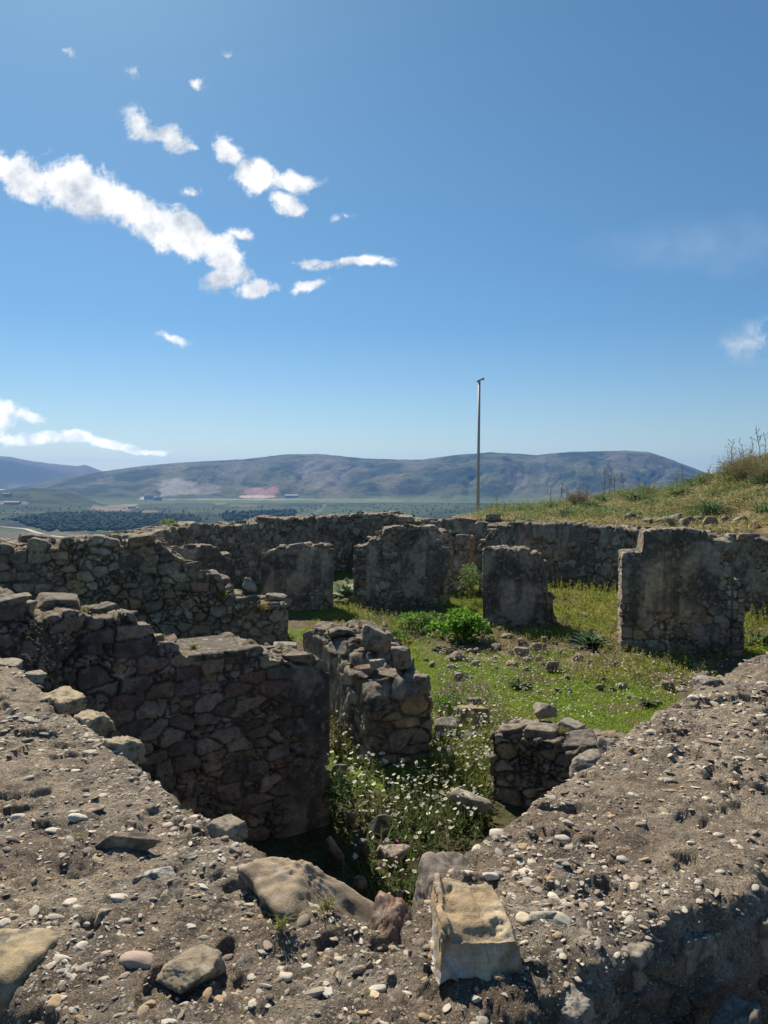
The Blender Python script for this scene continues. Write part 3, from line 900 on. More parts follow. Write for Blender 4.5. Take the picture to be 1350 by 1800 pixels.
# the large pebbles that can be told apart: px, py, width px, height px, tilt deg, colour
WHT, CRM, ORG, GRY, PNK, TAN = (.51, .465, .385), (.46, .40, .30), (.42, .29, .165), (.34, .32, .28), (.40, .30, .25), (.36, .29, .20)
bigp = [(137, 1442, 36, 18, 15, WHT), (34, 1434, 32, 16, 30, WHT), (94, 1457, 28, 12, 10, WHT), (60, 1268, 20, 7, 0, GRY), (50, 1266, 24, 7, -5, WHT), (160, 1300, 20, 7, 0, WHT), (158, 1320, 26, 8, 5, WHT),
        (48, 1366, 22, 8, 15, WHT), (180, 1400, 16, 11, 20, WHT), (172, 1416, 16, 9, 30, CRM), (296, 1438, 22, 12, 15, WHT), (305, 1450, 22, 14, 5, WHT), (278, 1340, 14, 9, 0, WHT), (130, 1424, 18, 8, 5, WHT),
        (217, 1449, 14, 8, 0, CRM), (375, 1442, 18, 10, 0, WHT), (350, 1440, 12, 8, 0, WHT), (208, 1570, 42, 16, 5, WHT), (122, 1575, 26, 18, 20, WHT), (25, 1600, 16, 20, 60, TAN), (8, 1610, 20, 18, 0, WHT), (107, 1672, 36, 22, 25, WHT),
        (112, 1694, 26, 14, 5, GRY), (151, 1687, 30, 26, 0, GRY), (245, 1683, 66, 38, -10, PNK), (95, 1755, 26, 32, 0, ORG), (262, 1736, 22, 22, 0, ORG), (187, 1672, 20, 10, 0, CRM), (438, 1582, 20, 12, 0, CRM), (430, 1608, 34, 12, -8, ORG),
        (501, 1706, 26, 42, 5, WHT), (540, 1688, 22, 16, 5, WHT), (665, 1722, 34, 18, 15, WHT), (576, 1650, 15, 12, 0, WHT), (595, 1672, 16, 12, 0, WHT), (580, 1700, 22, 18, 0, TAN), (640, 1780, 30, 12, 10, ORG), (523, 1590, 18, 24, 0, CRM),
        (872, 1468, 28, 20, 20, WHT), (985, 1621, 42, 24, -35, WHT), (922, 1614, 30, 36, -20, CRM), (988, 1476, 30, 16, -25, WHT), (920, 1491, 30, 14, 0, ORG), (862, 1540, 30, 26, -30, WHT), (905, 1395, 24, 16, 0, CRM), (1075, 1440, 18, 14, 0, ORG),
        (995, 1421, 22, 10, 0, WHT), (970, 1400, 20, 14, 0, GRY), (932, 1450, 24, 12, -10, WHT), (966, 1547, 20, 9, 0, ORG), (1040, 1497, 24, 10, -15, WHT), (1095, 1517, 22, 11, -20, WHT), (1130, 1516, 34, 7, 10, ORG), (1110, 1398, 18, 12, -25, WHT),
        (1240, 1412, 20, 13, -25, WHT), (1100, 1352, 16, 9, 0, WHT), (1198, 1334, 16, 12, 0, WHT), (1300, 1335, 26, 8, 10, WHT), (1262, 1470, 20, 8, 20, WHT), (1270, 1403, 12, 8, 0, WHT), (1114, 1562, 22, 18, -40, CRM), (1290, 1483, 14, 10, -40, WHT),
        (1216, 1490, 18, 7, 0, WHT), (990, 1583, 22, 10, 10, WHT), (905, 1530, 16, 12, 0, CRM), (1185, 1322, 24, 8, 0, GRY), (1110, 1232, 18, 9, 0, WHT), (1255, 1230, 22, 10, -15, CRM), (1220, 1226, 24, 8, 0, WHT), (1340, 1198, 18, 7, -10, WHT),
        (1120, 1336, 18, 10, 0, ORG), (1145, 1298, 20, 8, 0, CRM), (1035, 1447, 12, 8, 0, WHT), (955, 1500, 10, 8, 0, CRM), (1148, 1538, 14, 10, 0, GRY), (1042, 1370, 22, 8, 0, WHT), (948, 1360 + 60, 20, 12, 0, GRY), (1060, 1520, 16, 10, 0, TAN)]
for n, (a, b, wd, hg, tl, c) in enumerate(bigp):
    x, y, z = P(a, b, Z_FG)
    d = math.hypot(x, y)
    sxx = wd / FPX * math.hypot(d, 1) / 2
    # foreshortening of the flat top: picture height / sin(view angle)
    syy = hg / FPX * math.hypot(d, 1) / 2 / (1.0 / math.hypot(d, 1)) * .85
    syy = min(syy, sxx * 1.5)
    sxx *= .88; syy *= .66; szz = min(sxx, syy) * .5
    G, F, cc = pebble_geo(500 + n, sxx, syy, szz, np.array(c) * rg.uniform(.85, 1.05), 3)
    h = fg_hit(x, y)[0] - Z_FG
    if h < -.14: continue
    pb = obj('pebble', mesh_np('pebble', G, F, cc, M_PEB), fgw, (x, y, Z_FG + h - szz * .1), (rg.normal(0, .12), rg.normal(0, .12), R_(tl)))
    pb['group'] = 'large pale pebbles set in the near wall top'

# large stones built into the near wall, flush or along its edge
def fg_stone(px_, py_, w_m, d_m, h_m, zoff, rz, base, seed, name='embedded_stone', label=None, tilt=(0, 0), planes=9, sub=5, lichen=.3, rough=.05, sharp=20, box=True):
    x, y, z = P(px_, py_, Z_FG)
    X, F, cc = rock(seed, (w_m / 2, d_m / 2, h_m / 2), sub, planes, rough, base, lichen, sharp, box)
    o = obj(name, mesh_np(name, X, F, cc, M_ROCKN), fgw, (x, y, Z_FG + zoff), (tilt[0], tilt[1], R_(rz)))
    if label: o['label'] = label
    return o
YEL = (.31, .25, .155)
fg_stone(520, 1540, .54, .33, .20, -.05, -33, (.30, .24, .165), 31, label='broad brown stone filling the inner corner edge', tilt=(.10, .08), rough=.12, box=False, planes=10)
fg_stone(786, 1522, .16, .18, .2, -.092, 14, (.21, .18, .15), 132, label='upright grey stone with a dark side facing the pit', tilt=(.12, .1), rough=.08)
fg_stone(688, 1600, .15, .14, .15, -.055, 5, (.20, .115, .08), 233, label='rust red stone in the corner', rough=.12, box=False, planes=16)
fg_stone(12, 1668, .20, .22, .24, -.09, -5, YEL, 34, label='square yellowish block at the outer edge', tilt=(.0, .06), rough=.05)
fg_stone(338, 1690, .17, .15, .06, -.016, 0, (.27, .22, .15), 35, label='rounded brown stone lying flush in the concrete', box=False, rough=.1)
fg_stone(112, 1226, .26, .18, .09, -.022, -40, (.36, .29, .18), 36, label='flat yellowish stone on the inner edge', planes=12, sharp=16, rough=.16, box=True)
fg_stone(160, 1258, .20, .16, .10, -.035, -40, (.34, .28, .19), 37, planes=12, sharp=16, rough=.16, box=True)
fg_stone(216, 1302, .17, .14, .12, -.04, -40, (.31, .26, .18), 38, planes=12, sharp=16, rough=.16, box=True)
fg_stone(205, 1480, .26, .07, .06, .0, 8, (.24, .19, .14), 39, label='long thin stone edge standing proud', tilt=(.3, 0), box=False)
fg_stone(14, 1163, .24, .16, .06, -.02, -30, (.25, .22, .17), 40, box=False); fg_stone(58, 1186, .18, .14, .07, -.025, -30, (.26, .23, .17), 41, box=False)
fg_stone(1035, 1335, .20, .16, .13, -.05, 40, (.23, .2, .16), 42, rough=.12, box=False); fg_stone(1078, 1303, .15, .13, .10, -.04, 40, (.25, .215, .17), 43, rough=.12, box=False)
fg_stone(1172, 1253, .26, .18, .10, -.035, 40, (.25, .21, .16), 44, rough=.12, box=False)
fg_stone(1245, 1197, .18, .15, .09, -.03, 40, (.25, .22, .18), 45, rough=.12, box=False)
fg_stone(1325, 1497, .16, .17, .07, -.045, 35, (.2, .175, .13), 46, label='flat dark stone on the outer shoulder')
fg_stone(1335, 1560, .15, .12, .12, -.1, 20, (.24, .19, .14), 47, rough=.1); fg_stone(1210, 1600, .12, .1, .1, -.09, 30, (.22, .2, .17), 48, rough=.12)
fg_stone(1105, 1640, .10, .1, .1, -.06, 40, (.25, .22, .18), 49, rough=.14); fg_stone(1000, 1740, .09, .08, .08, -.05, 45, (.24, .22, .19), 50, rough=.14)
fg_stone(1290, 1660, .12, .1, .16, -.22, 40, (.17, .15, .13), 51, rough=.14); fg_stone(1180, 1740, .10, .1, .14, -.22, 45, (.16, .14, .12), 52, rough=.14)
fg_stone(425, 1500, .07, .08, .06, -.02, 10, (.24, .21, .17), 53, rough=.1, box=False); fg_stone(268, 1535, .12, .06, .03, -.005, 10, (.4, .38, .34), 54, box=False)
fg_stone(398, 1448, .14, .1, .07, -.02, -35, (.27, .23, .17), 55, planes=6, rough=.1)

rgs = np.random.default_rng(404)
mid_l = (np.array(inner) + np.array(outer)) / 2
cnt = 0
while cnt < 26:
    x_, y_ = rgs.uniform(-2.4, 2.6), rgs.uniform(1.2, 4.2)
    if not inside_poly(np.array([x_]), np.array([y_]), np.array(inner + outer[::-1]))[0]: continue
    a_, b_ = to_px(x_, y_, Z_FG)
    if b_ > 1780 or a_ < 10 or a_ > 1340 or (700 < a_ < 930 and b_ > 1480): continue
    hz_, nz_ = fg_hit(x_, y_)
    if hz_ < 1.88: continue
    w_ = rgs.uniform(.035, .10); cnt += 1
    X, F, cc = rock(600 + cnt, (w_ / 2, w_ * rgs.uniform(.3, .5), .014), 4, 8, .10, np.array([(.27, .23, .175), (.33, .28, .2), (.22, .19, .16), (.36, .33, .27), (.28, .21, .155)][cnt % 5]), .3, 9, False)
    obj('embedded_stone', mesh_np('embedded_stone', X, F, cc, M_ROCKN), fgw, (x_, y_, hz_ - .004), (rgs.normal(0, .1), rgs.normal(0, .1), rgs.uniform(0, 6.3)))

# the tile-like block lying loose on the wall
def tile_block():
    nx, ny, nz_ = 46, 46, 26
    ac = Acc()
    keys = {}
    def surf(f, a, b, flip):
        u, v = np.meshgrid(np.linspace(0, 1, a), np.linspace(0, 1, b), indexing='ij')
        X = f(u.ravel(), v.ravel())
        i = np.arange(a * b).reshape(a, b)
        F = np.c_[i[:-1, :-1].ravel(), i[1:, :-1].ravel(), i[1:, 1:].ravel(), i[:-1, 1:].ravel()]
        return X, (F[:, ::-1] if flip else F)
    def mp(u, v, w):
        # u across 0..1, v front(0)..back(1), w bottom..top
        wid = .168 - .022 * v + .005 * np.sin(v * 5)
        x = (u - .5) * wid + .014 * (1 - w) * np.maximum(u - .3, 0)
        y = (v - .5) * .17 - .034 * (1 - w) * (1 - v) + .012 * np.sin(u * 7 + 1) * (1 - v) * (1 - w)
        zt = .094 + .012 * v - .010 * sst(.22, .0, v)
        zt = zt + .011 * sst(.18, .12, u) - .003 * np.sin(np.clip((u - .15) / .85, 0, 1) * math.pi)
        zt = zt - .012 * sst(.94, 1, u)
        zb = -.004 + .020 * np.sin(u * 8 + .4) ** 2 * (1 - v)
        return np.c_[x, y, zb + (zt - zb) * w]
    parts = [surf(lambda u, v: mp(u, v, u * 0 + 1), nx, ny, False), surf(lambda u, v: mp(u, v, u * 0), nx, ny, True),
             surf(lambda u, v: mp(u, u * 0, v), nx, nz_, False), surf(lambda u, v: mp(u, u * 0 + 1, v), nx, nz_, True),
             surf(lambda u, v: mp(u * 0, u, v), ny, nz_, True), surf(lambda u, v: mp(u * 0 + 1, u, v), ny, nz_, False)]
    for X, F in parts: ac.add(X, [F], (.5, .5, .5))
    V = np.concatenate(ac.V); F = np.concatenate(ac.F[4])
    key = np.round(V, 5); uq, inv = np.unique(key, axis=0, return_inverse=True); inv = inv.ravel()
    V = uq; F = inv[F]
    bm = bmesh.new(); vs = [bm.verts.new(v) for v in V]
    for f in F: bm.faces.new([vs[k] for k in f])
    bmesh.ops.recalc_face_normals(bm, faces=bm.faces[:]); bm.verts.index_update(); bm.normal_update()
    F = np.array([[v.index for v in f.verts] for f in bm.faces]); N = np.array([v.normal[:] for v in bm.verts]); bm.free()
    nz3 = np.c_[fbm(V, 16, 4, 3), fbm(V, 16, 4, 13), fbm(V, 16, 4, 23)] - .5
    V = V + nz3 * .020 - N * .004
    V = V + N * (.007 * (fbm(V, 55, 4, 4) - .5) - .010 * sst(.60, .72, fbm(V, 22, 3, 44)))[:, None]
    c = mixc((.36, .27, .165), (.50, .41, .28), sst(.35, .65, fbm(V, 16, 4, 5)))
    c = mixc(c, (.46, .44, .39), sst(.50, .56, fbm(V, 24, 4, 6)) * sst(.085, .03, V[:, 2]))
    c = mixc(c, (.2, .15, .09), sst(.58, .68, fbm(V, 20, 4, 8)) * .5)
    ck = np.abs(V[:, 0] - .012 - .010 * (fbm(V * [0, 1, 1], 30, 3, 9) - .5) * 2)
    c = mixc(c, (.10, .08, .05), sst(.0020, .0010, ck) * (V[:, 2] > .05) * .45)
    return mesh_np('tile_fragment', V, [F], c, M_ROCKN)
x, y, z = P(822, 1672, Z_FG)
tb = obj('tile_fragment', tile_block(), None, (x, y, Z_FG + .005), (R_(6), R_(3), R_(7)))
tag(tb, 'pale yellow tile-like stone block with a raised rib lying loose on the near wall', 'stone block')

# ------------------------------------------------------------------ the ruined walls
def pl_upper(lo, hi=1.2, u0=-.1, u1=1.1, k=.5, wmax=.02, soft=.06):
    def f(u, t, w, P_, n):
        return sst(.5 - soft, .5 + soft, n + (t - lo) * k * (t < 1.01)) * (t < hi) * (u > u0) * (u < u1) * (w <= wmax)
    return f
def grime(u, t, w, P_, c, loc, jm): return c

def mauve(u, t, w, P_, c, loc, jm):
    m = sst(.45, .6, fbm(loc, 1.1, 3, 400)) * jm * sst(.1, .3, u)
    return mixc(c, c * [1.06, .90, .93], m * .7)

o, L1w = wall('stone_wall', [(-3.05, 4.5), (-2.53, 4.88), (-1.5, 5.66), (-.52, 6.4)],
         [(-300, 1050), (0, 1066), (40, 1062), (62, 1088), (95, 1078), (135, 1076), (150, 1092), (228, 1084), (240, 1104), (268, 1104), (276, 1128), (310, 1134), (325, 1152), (455, 1138), (470, 1162), (500, 1165), (545, 1160), (572, 1172)],
         thick=.62, res=.0115, sx=.205, sz=.115, depth=.04, seed=12, rag=.025, caps=20, cap_size=.10, tint=mauve, flat=(.60, .80),
         plaster=lambda u, t, w, P_, n: np.maximum(sst(.47, .53, n + .75 * (u - .90)) * sst(.84, .9, u) * (w < .02) * (t < .97), sst(.54, .58, n) * (u < .40) * (t > .6) * (t < .97) * (w < .02)))
tag(o, 'broken rubble wall just beyond the near wall, stepping down to a flat concrete patch', 'wall')

o, L2w = wall('stone_wall', [(-9, 10.2), (-2.62, 12.5)],
         [(-200, 952), (-10, 958), (25, 968), (60, 957), (95, 965), (135, 951), (190, 952), (280, 957), (292, 972), (318, 985), (328, 1000), (355, 1008), (384, 1016), (392, 1038)],
         thick=.7, res=.018, sx=.27, sz=.16, depth=.06, seed=13, rag=.06, caps=30, cap_size=.19)
tag(o, 'long rubble wall of grey stones behind the stepped wall, at the left', 'wall')

o, _ = wall('stone_wall', [(-2.66, 12.5), (-1.72, 13.0)], [(380, 1052), (440, 1056), (470, 1064), (500, 1062)], thick=.9, res=.02, sx=.27, sz=.16, depth=.05, seed=14, rag=.05, caps=10, cap_size=.17)
tag(o, 'low stub of rubble wall topped with dry grass and flat stones', 'wall')

o, _ = wall('stone_wall', [Wx(278, 15.6), Wx(410, 16.4)], [(270, 962), (345, 962), (380, 964), (386, 978), (402, 985), (415, 990)], thick=.6, res=.035, seed=15, rag=.05, caps=8, cap_size=.16, plaster=pl_upper(.5))
tag(o, 'dark short wall standing between the long left wall and the far wall', 'wall')

bf = [Wx(-60, 13.0, 940), Wx(200, 16, 940), Wx(400, 20.5, 940), Wx(560, 24.0, 940), Wx(620, 24.8, 940), Wx(690, 24.3, 940), Wx(850, 22, 940), Wx(1000, 20, 940), Wx(1350, 16, 940), Wx(1650, 13.3, 940)]
o, BW = wall('stone_wall', bf,
         [(-60, 962), (140, 953), (200, 949), (250, 941), (300, 933), (345, 923), (400, 926), (455, 920), (470, 914), (600, 908), (655, 905), (690, 907), (720, 914), (775, 918), (795, 913), (818, 912), (825, 920), (900, 921), (1000, 922), (1100, 930), (1200, 938), (1350, 950), (1650, 966)],
         thick=.65, res=.034, sx=.28, sz=.18, depth=.06, seed=16, rag=.045, caps=150, cap_size=.17, base=-.3,
         plaster=lambda u, t, w, P_, n: sst(.49, .56, n + .5 * (t - .62)) * (w < .02) * (P_[:, 0] > 1.5) * .85)
tag(o, 'long perimeter wall closing the ruin at the back, below the horizon', 'wall')

o, _ = wall('stone_wall', [Wx(462, 17.0), Wx(582, 17.0)], [(462, 979), (475, 968), (500, 964), (540, 960), (572, 962), (583, 974)], thick=.55, res=.019, sx=.22, sz=.16, depth=.035, seed=17, rag=.03, caps=10, cap_size=.13,
         plaster=lambda u, t, w, P_, n: sst(.47, .53, n + .9 * (t - .38)) * (w < .02) * (t < .97))
tag(o, 'free-standing plastered wall block at the left of the doorway bush', 'wall')

o, _ = wall('stone_wall', [Wx(622, 17.6), Wx(700, 17.4), Wx(790, 18.0)], [(622, 962), (645, 958), (652, 950), (668, 946), (676, 932), (690, 928), (722, 925), (752, 929), (760, 950), (770, 954), (784, 966), (791, 968)], thick=.55, res=.019, sx=.24, sz=.16, depth=.04, seed=18, rag=.03, caps=14, cap_size=.13,
         plaster=lambda u, t, w, P_, n: np.maximum(sst(.46, .53, n + .8 * (t - .30)) * (u > .42) * (u < .93), sst(.46, .53, n) * (u > .12) * (u < .22)) * (w < .02) * (t < .97))
tag(o, 'tallest middle wall block with a plastered face and a ragged peak', 'wall')
o, _ = wall('stone_wall', [Wx(742, 20.2), Wx(821, 19.6)], [(742, 926), (768, 934), (790, 940), (822, 944)], thick=.5, res=.04, seed=19, rag=.05, caps=8, cap_size=.15)
tag(o, 'rubble wall return just behind the tallest middle block', 'wall')
o, _ = wall('stone_wall', [Wx(842, 19.2), Wx(884, 18.9)], [(840, 960), (852, 955), (858, 942), (870, 930), (890, 922)], thick=1.2, res=.04, sx=.34, seed=20, rag=.07, caps=9, cap_size=.2)
tag(o, 'stepped rubble pier against the far wall beside the lamp pole', 'wall')

o, _ = wall('stone_wall', [Wx(852, 15.4), Wx(935, 15.1), Wx(978, 15.0)], [(852, 967), (880, 964), (905, 968), (925, 966), (929, 974), (943, 976), (945, 990), (954, 992), (956, 1012), (960, 1014), (962, 1048), (970, 1052), (972, 1078), (978, 1092)], thick=.5, res=.016, sx=.20, sz=.14, depth=.045, seed=21, rag=.02, caps=10, cap_size=.11,
         plaster=lambda u, t, w, P_, n: sst(.45, .52, n + .7 * (t - .25) + 1.1 * (.66 - u) * (u > .6)) * (w < .02) * (t < .985))
tag(o, 'plastered wall block with an eroded right edge, next to the leafy bush', 'wall')

o, _ = wall('stone_wall', [Wx(1096, 12.9), Wx(1200, 12.7), Wx(1309, 12.5)], [(1094, 975), (1129, 972), (1133, 936), (1160, 930), (1200, 931), (1240, 936), (1250, 950), (1286, 954), (1290, 1022), (1309, 1026)], thick=.6, res=.0155, sx=.22, sz=.15, depth=.04, seed=22, rag=.015, caps=8, cap_size=.10, base=-.35, tint=lambda u, t, w, P_, c, loc, jm: mixc(c, c * [1.45, 1.25, 1.02], ell(u, t, .40, .56, .26, .30, .5) * (w < .02)),
         plaster=lambda u, t, w, P_, n: np.maximum(sst(.45, .52, n + .6 * (t - .30)) * (u > .05) * (u < .80), sst(.5, .56, n)) * (w < .02) * (t < .985))
tag(o, 'broad plastered wall block at the right with a pale worn patch', 'wall')

o, Mw = wall('stone_wall', [(-.12, 7.6), (-.5, 8.5), (-1.0, 9.65)], None, back=[(.50, 7.95), (.12, 8.85), (-.40, 9.95)], topz=[(0, .70), (.08, .82), (.22, .90), (.34, .88), (.45, .98), (.6, 1.08), (.8, 1.13), (1, 1.04)], res=.013, sx=.27, sz=.18, depth=.055, seed=23, rag=.06, caps=24, capbox=.15, cap_size=.2,
         plaster=lambda u, t, w, P_, n: sst(.45, .50, n + .9 * (u - .42)) * (w < .02) * (t < .97) * (u > .25))
tag(o, 'rubble wall with plastered side in the middle of the pit, topped by boulders', 'wall')

o, Rw = wall('stone_wall', [(1.03, 6.9), (1.56, 6.5), (3.1, 5.2)], None, thick=.62, topz=[(0, .60), (.3, .62), (1, .66)], res=.013, sx=.22, sz=.12, depth=.05, seed=24, rag=.03, caps=16, cap_size=.12)
tag(o, 'low rubble wall capped with flat slabs, half hidden by the near wall', 'wall')

# ------------------------------------------------------------------ loose stones as things of their own
def stone(name, px_, py_, wpx, hpx, dpt=.8, z=None, base=None, seed=1, rz=0, tilt=(0, 0), label='', cat='stone', group=None, planes=11, d=None, sub=4, lichen=.3, sink=.12):
    """py_ = picture row of the stone's foot; wpx/hpx = picture size"""
    if d is None:
        zz = 0.0 if z is None else z
        for _ in range(3):
            x, y, _z = P(px_, py_, zz)
            if z is None: zz = gz(x, y)
    else:
        x, y = Wx(px_, d, py_); zz = Zp(py_, d)
    dist = math.hypot(x, y)
    w = wpx / FPX * dist; h = hpx / FPX * dist
    X, F, cc = rock(seed, (w / 2, w / 2 * dpt, h / 2), sub, planes, .06, base, lichen, 22, (name == 'slab' and seed % 2 == 0) or 'block' in label or 'squared' in label or 'end stone' in label)
    X[:, 2] += h / 2 * (1 - 2 * sink)
    o = obj(name, mesh_np(name, X, F, cc, M_ROCK), None, (x, y + w / 2 * dpt * .6, zz), (tilt[0], tilt[1], R_(rz)))
    return tag(o, label, cat, group)

BR = (.25, .215, .165)
stone('boulder', 655, 1142, 72, 42, .8, z=1.02, base=BR, seed=61, rz=-25, tilt=(0, .35), label='biggest boulder leaning on top of the middle pit wall', cat='boulder')
stone('boulder', 706, 1175, 46, 44, .9, z=.92, base=(.22, .195, .16), seed=62, rz=20, label='angular boulder on the right end of the middle pit wall', cat='boulder')
stone('boulder', 598, 1122, 62, 14, .7, z=1.08, base=(.28, .25, .19), seed=63, label='flat grassy stone on the far end of the middle pit wall', cat='stone')
stone('boulder', 541, 1138, 20, 34, .8, z=1.0, base=(.19, .165, .145), seed=64, label='upright end stone at the left tip of the middle pit wall', cat='stone')
stone('boulder', 688, 1225, 44, 40, .8, z=.72, base=(.27, .25, .21), seed=65, tilt=(-.3, .3), label='pale tilted boulder projecting from the front of the middle pit wall', cat='boulder')
stone('boulder', 740, 1218, 38, 36, .8, z=.72, base=(.18, .155, .13), seed=66, label='dark squared stone on the right corner of the middle pit wall', cat='stone')
stone('boulder', 660, 1178, 34, 20, .8, z=.98, base=(.28, .26, .22), seed=67, label='small pale stone between two boulders on the middle pit wall', cat='stone')
stone('boulder', 685, 1128, 28, 22, .8, z=1.1, base=(.25, .23, .19), seed=70, tilt=(.3, -.4), label='small tilted stone behind the biggest boulder', cat='stone')
stone('boulder', 432, 1034, 38, 20, .9, d=12.9, base=(.30, .27, .22), seed=68, tilt=(0, .35), rz=10, label='pale slanting stone balanced on the low grassy stub wall', cat='stone')
stone('boulder', 405, 1048, 26, 26, .9, d=12.6, base=(.20, .185, .165), seed=69, tilt=(0, -.3), label='grey upright stone at the end of the long left wall', cat='stone')
stone('slab', 478, 1056, 50, 14, .9, d=13.2, base=(.22, .19, .16), seed=71, label='stack of thin dark slabs at the right of the low stub wall', cat='stone')
stone('slab', 95, 1082, 64, 12, .6, d=5.35, base=(.27, .24, .18), seed=72, rz=12, label='flat slab on the stepped wall near its left end', cat='stone slab', sub=4)
stone('slab', 192, 1090, 80, 14, .55, d=5.6, base=(.26, .23, .175), seed=73, rz=10, label='flat wedge-shaped slab on the upper step of the stepped wall', cat='stone slab')
stone('slab', 30, 1078, 60, 22, .6, d=5.05, base=(.24, .215, .17), seed=74, label='rounded grey slab at the left end of the stepped wall', cat='stone slab')
stone('slab', 518, 1166, 58, 18, .7, z=1.62 - .08, base=(.21, .185, .14), seed=75, label='brown cap stone at the right end of the stepped wall', cat='stone')
stone('slab', 500, 1142, 44, 12, .8, d=10.6, base=(.26, .245, .21), seed=76, label='flat grey slab in the grass behind the stepped wall', cat='stone slab')
stone('slab', 902, 1292, 60, 16, .9, z=.64, base=(.22, .195, .15), seed=77, rz=-30, label='flat slab on the left end of the low slab-capped wall', cat='stone slab')
stone('slab', 957, 1298, 66, 20, .8, z=.64, base=(.21, .18, .14), seed=78, rz=-20, label='broad slab on the middle of the low slab-capped wall', cat='stone slab')
stone('slab', 956, 1260, 54, 22, .8, z=.66, base=(.23, .2, .16), seed=79, rz=10, label='peaked slab lying highest on the low slab-capped wall', cat='stone slab')
stone('slab', 1005, 1284, 46, 14, .8, z=.66, base=(.25, .23, .19), seed=80, rz=-35, label='tilted slab on the right of the low slab-capped wall', cat='stone slab', tilt=(0, .2))
stone('boulder', 832, 1282, 60, 46, .6, base=(.28, .22, .12), seed=81, rz=10, label='yellow-brown block with a flat top between the two pit walls', cat='stone', planes=8)
stone('boulder', 785, 1310, 54, 50, .6, base=(.18, .165, .15), seed=82, label='grey stone in shade left of the yellow-brown block', cat='stone')
stone('boulder', 852, 1306, 36, 20, .7, base=(.21, .19, .17), seed=83, label='small grey stone below the yellow-brown block', cat='stone')
stone('slab', 836, 1238, 30, 12, .7, base=(.2, .17, .14), seed=84, label='thin brown stone just behind the yellow-brown block', cat='stone')
# threshold slab
a = np.array(P(765, 1385, .12)); b = np.array(P(862, 1438, .12)); mid = (a + b) / 2; L_ = np.linalg.norm(a - b)
X, F, cc = rock(85, (L_ / 2, .10, .14), 4, 8, .05, (.33, .30, .25), .2, 26)
tag(obj('threshold_slab', mesh_np('threshold_slab', X, F, cc, M_ROCK), None, (mid[0], mid[1], .1), (0, 0, math.atan2(b[1] - a[1], b[0] - a[0]))), 'long pale threshold slab bridging the gap beside the low slab-capped wall', 'stone slab')
# stones in the pit
for i, (a_, b_, w_, h_, c_, rz, tl, lb) in enumerate([
        (594, 1392, 36, 56, (.20, .175, .15), 10, (0, .12), 'dark pointed stone standing in the pit beside the stepped wall end'),
        (616, 1462, 28, 46, (.25, .225, .19), -15, (.15, .25), 'rough grey stone leaning in the pit flowers'),
        (603, 1520, 22, 76, (.22, .2, .17), 20, (.1, -.5), 'long narrow stone leaning like a plank in the pit'),
        (636, 1512, 26, 44, (.15, .135, .12), 0, (.1, .1), 'dark stone at the bottom of the pit between the leaning ones'),
        (690, 1520, 74, 30, (.36, .29, .24), 12, (.3, -.2), 'pinkish slab tilted towards the light at the pit bottom'),
        (628, 1575, 34, 40, (.22, .18, .16), 0, (0, .2), 'brown stone lowest in the pit behind the near corner'),
        (670, 1465, 60, 36, (.16, .145, .125), 0, (.1, .0), 'flat dark stone in the middle of the pit under flowers'),
        (640, 1440, 24, 16, (.27, .24, .2), 0, (0, 0), 'small pale stone among the pit flowers'),
        (700, 1585, 40, 22, (.23, .17, .14), 0, (0, 0), 'reddish stone at the pit bottom nearest the corner')]):
    stone('boulder' if h_ > 30 else 'stone', a_, b_, w_, h_, .7, z=.0, base=c_, seed=90 + i, rz=rz, tilt=tl, label=lb, cat='stone')

# courtyard scatter, one mesh each of a few kinds, copied
protos = []
for k in range(9):
    X, F, cc = rock(130 + k, (.5, .4, .32), 3, 11, .07, STONE[k % len(STONE)], .3, 18)
    X[:, 2] += .2
    protos.append(mesh_np('stone', X, F, cc, M_ROCK))
marked = {(704, 1070): 'small upright stone on the grass in front of the tallest block', (678, 1074): 'low stone beside the small upright stone',
          (774, 1122): 'stone at the left foot of the leafy bush', (974, 1182): 'rounded dark boulder alone on the lawn edge',
          (804, 1162): 'pair-lying flat stone on the lawn left of centre', (917, 1136): 'stone highest in the courtyard rubble heap', (920, 1156): 'biggest dark stone in the courtyard rubble heap',
          (947, 1147): 'right-hand pale stone in the courtyard rubble heap', (872, 1143): 'squat dark stone between bush and rubble heap', (1094, 1212): 'rounded stone standing at the right of the lawn',
          (1177, 1214): 'large stone in the weeds near the right wall block', (1202, 1205): 'dark stone beside the near wall edge at the right', (1200, 1216): 'white stone beside the near wall edge at the right',
          (1240, 1200): 'broad low stone almost touching the near wall at the right', (1227, 1180): 'flat slab in the weeds under the right wall block', (1031, 1085): 'dark stone in the yellow weeds between two wall blocks',
          (804, 1196): 'dark low stone in the flowery part of the lawn', (928, 1180): 'pointed stone in front of the rubble heap', (904, 1172): 'slanting stone left of the pointed stone'}
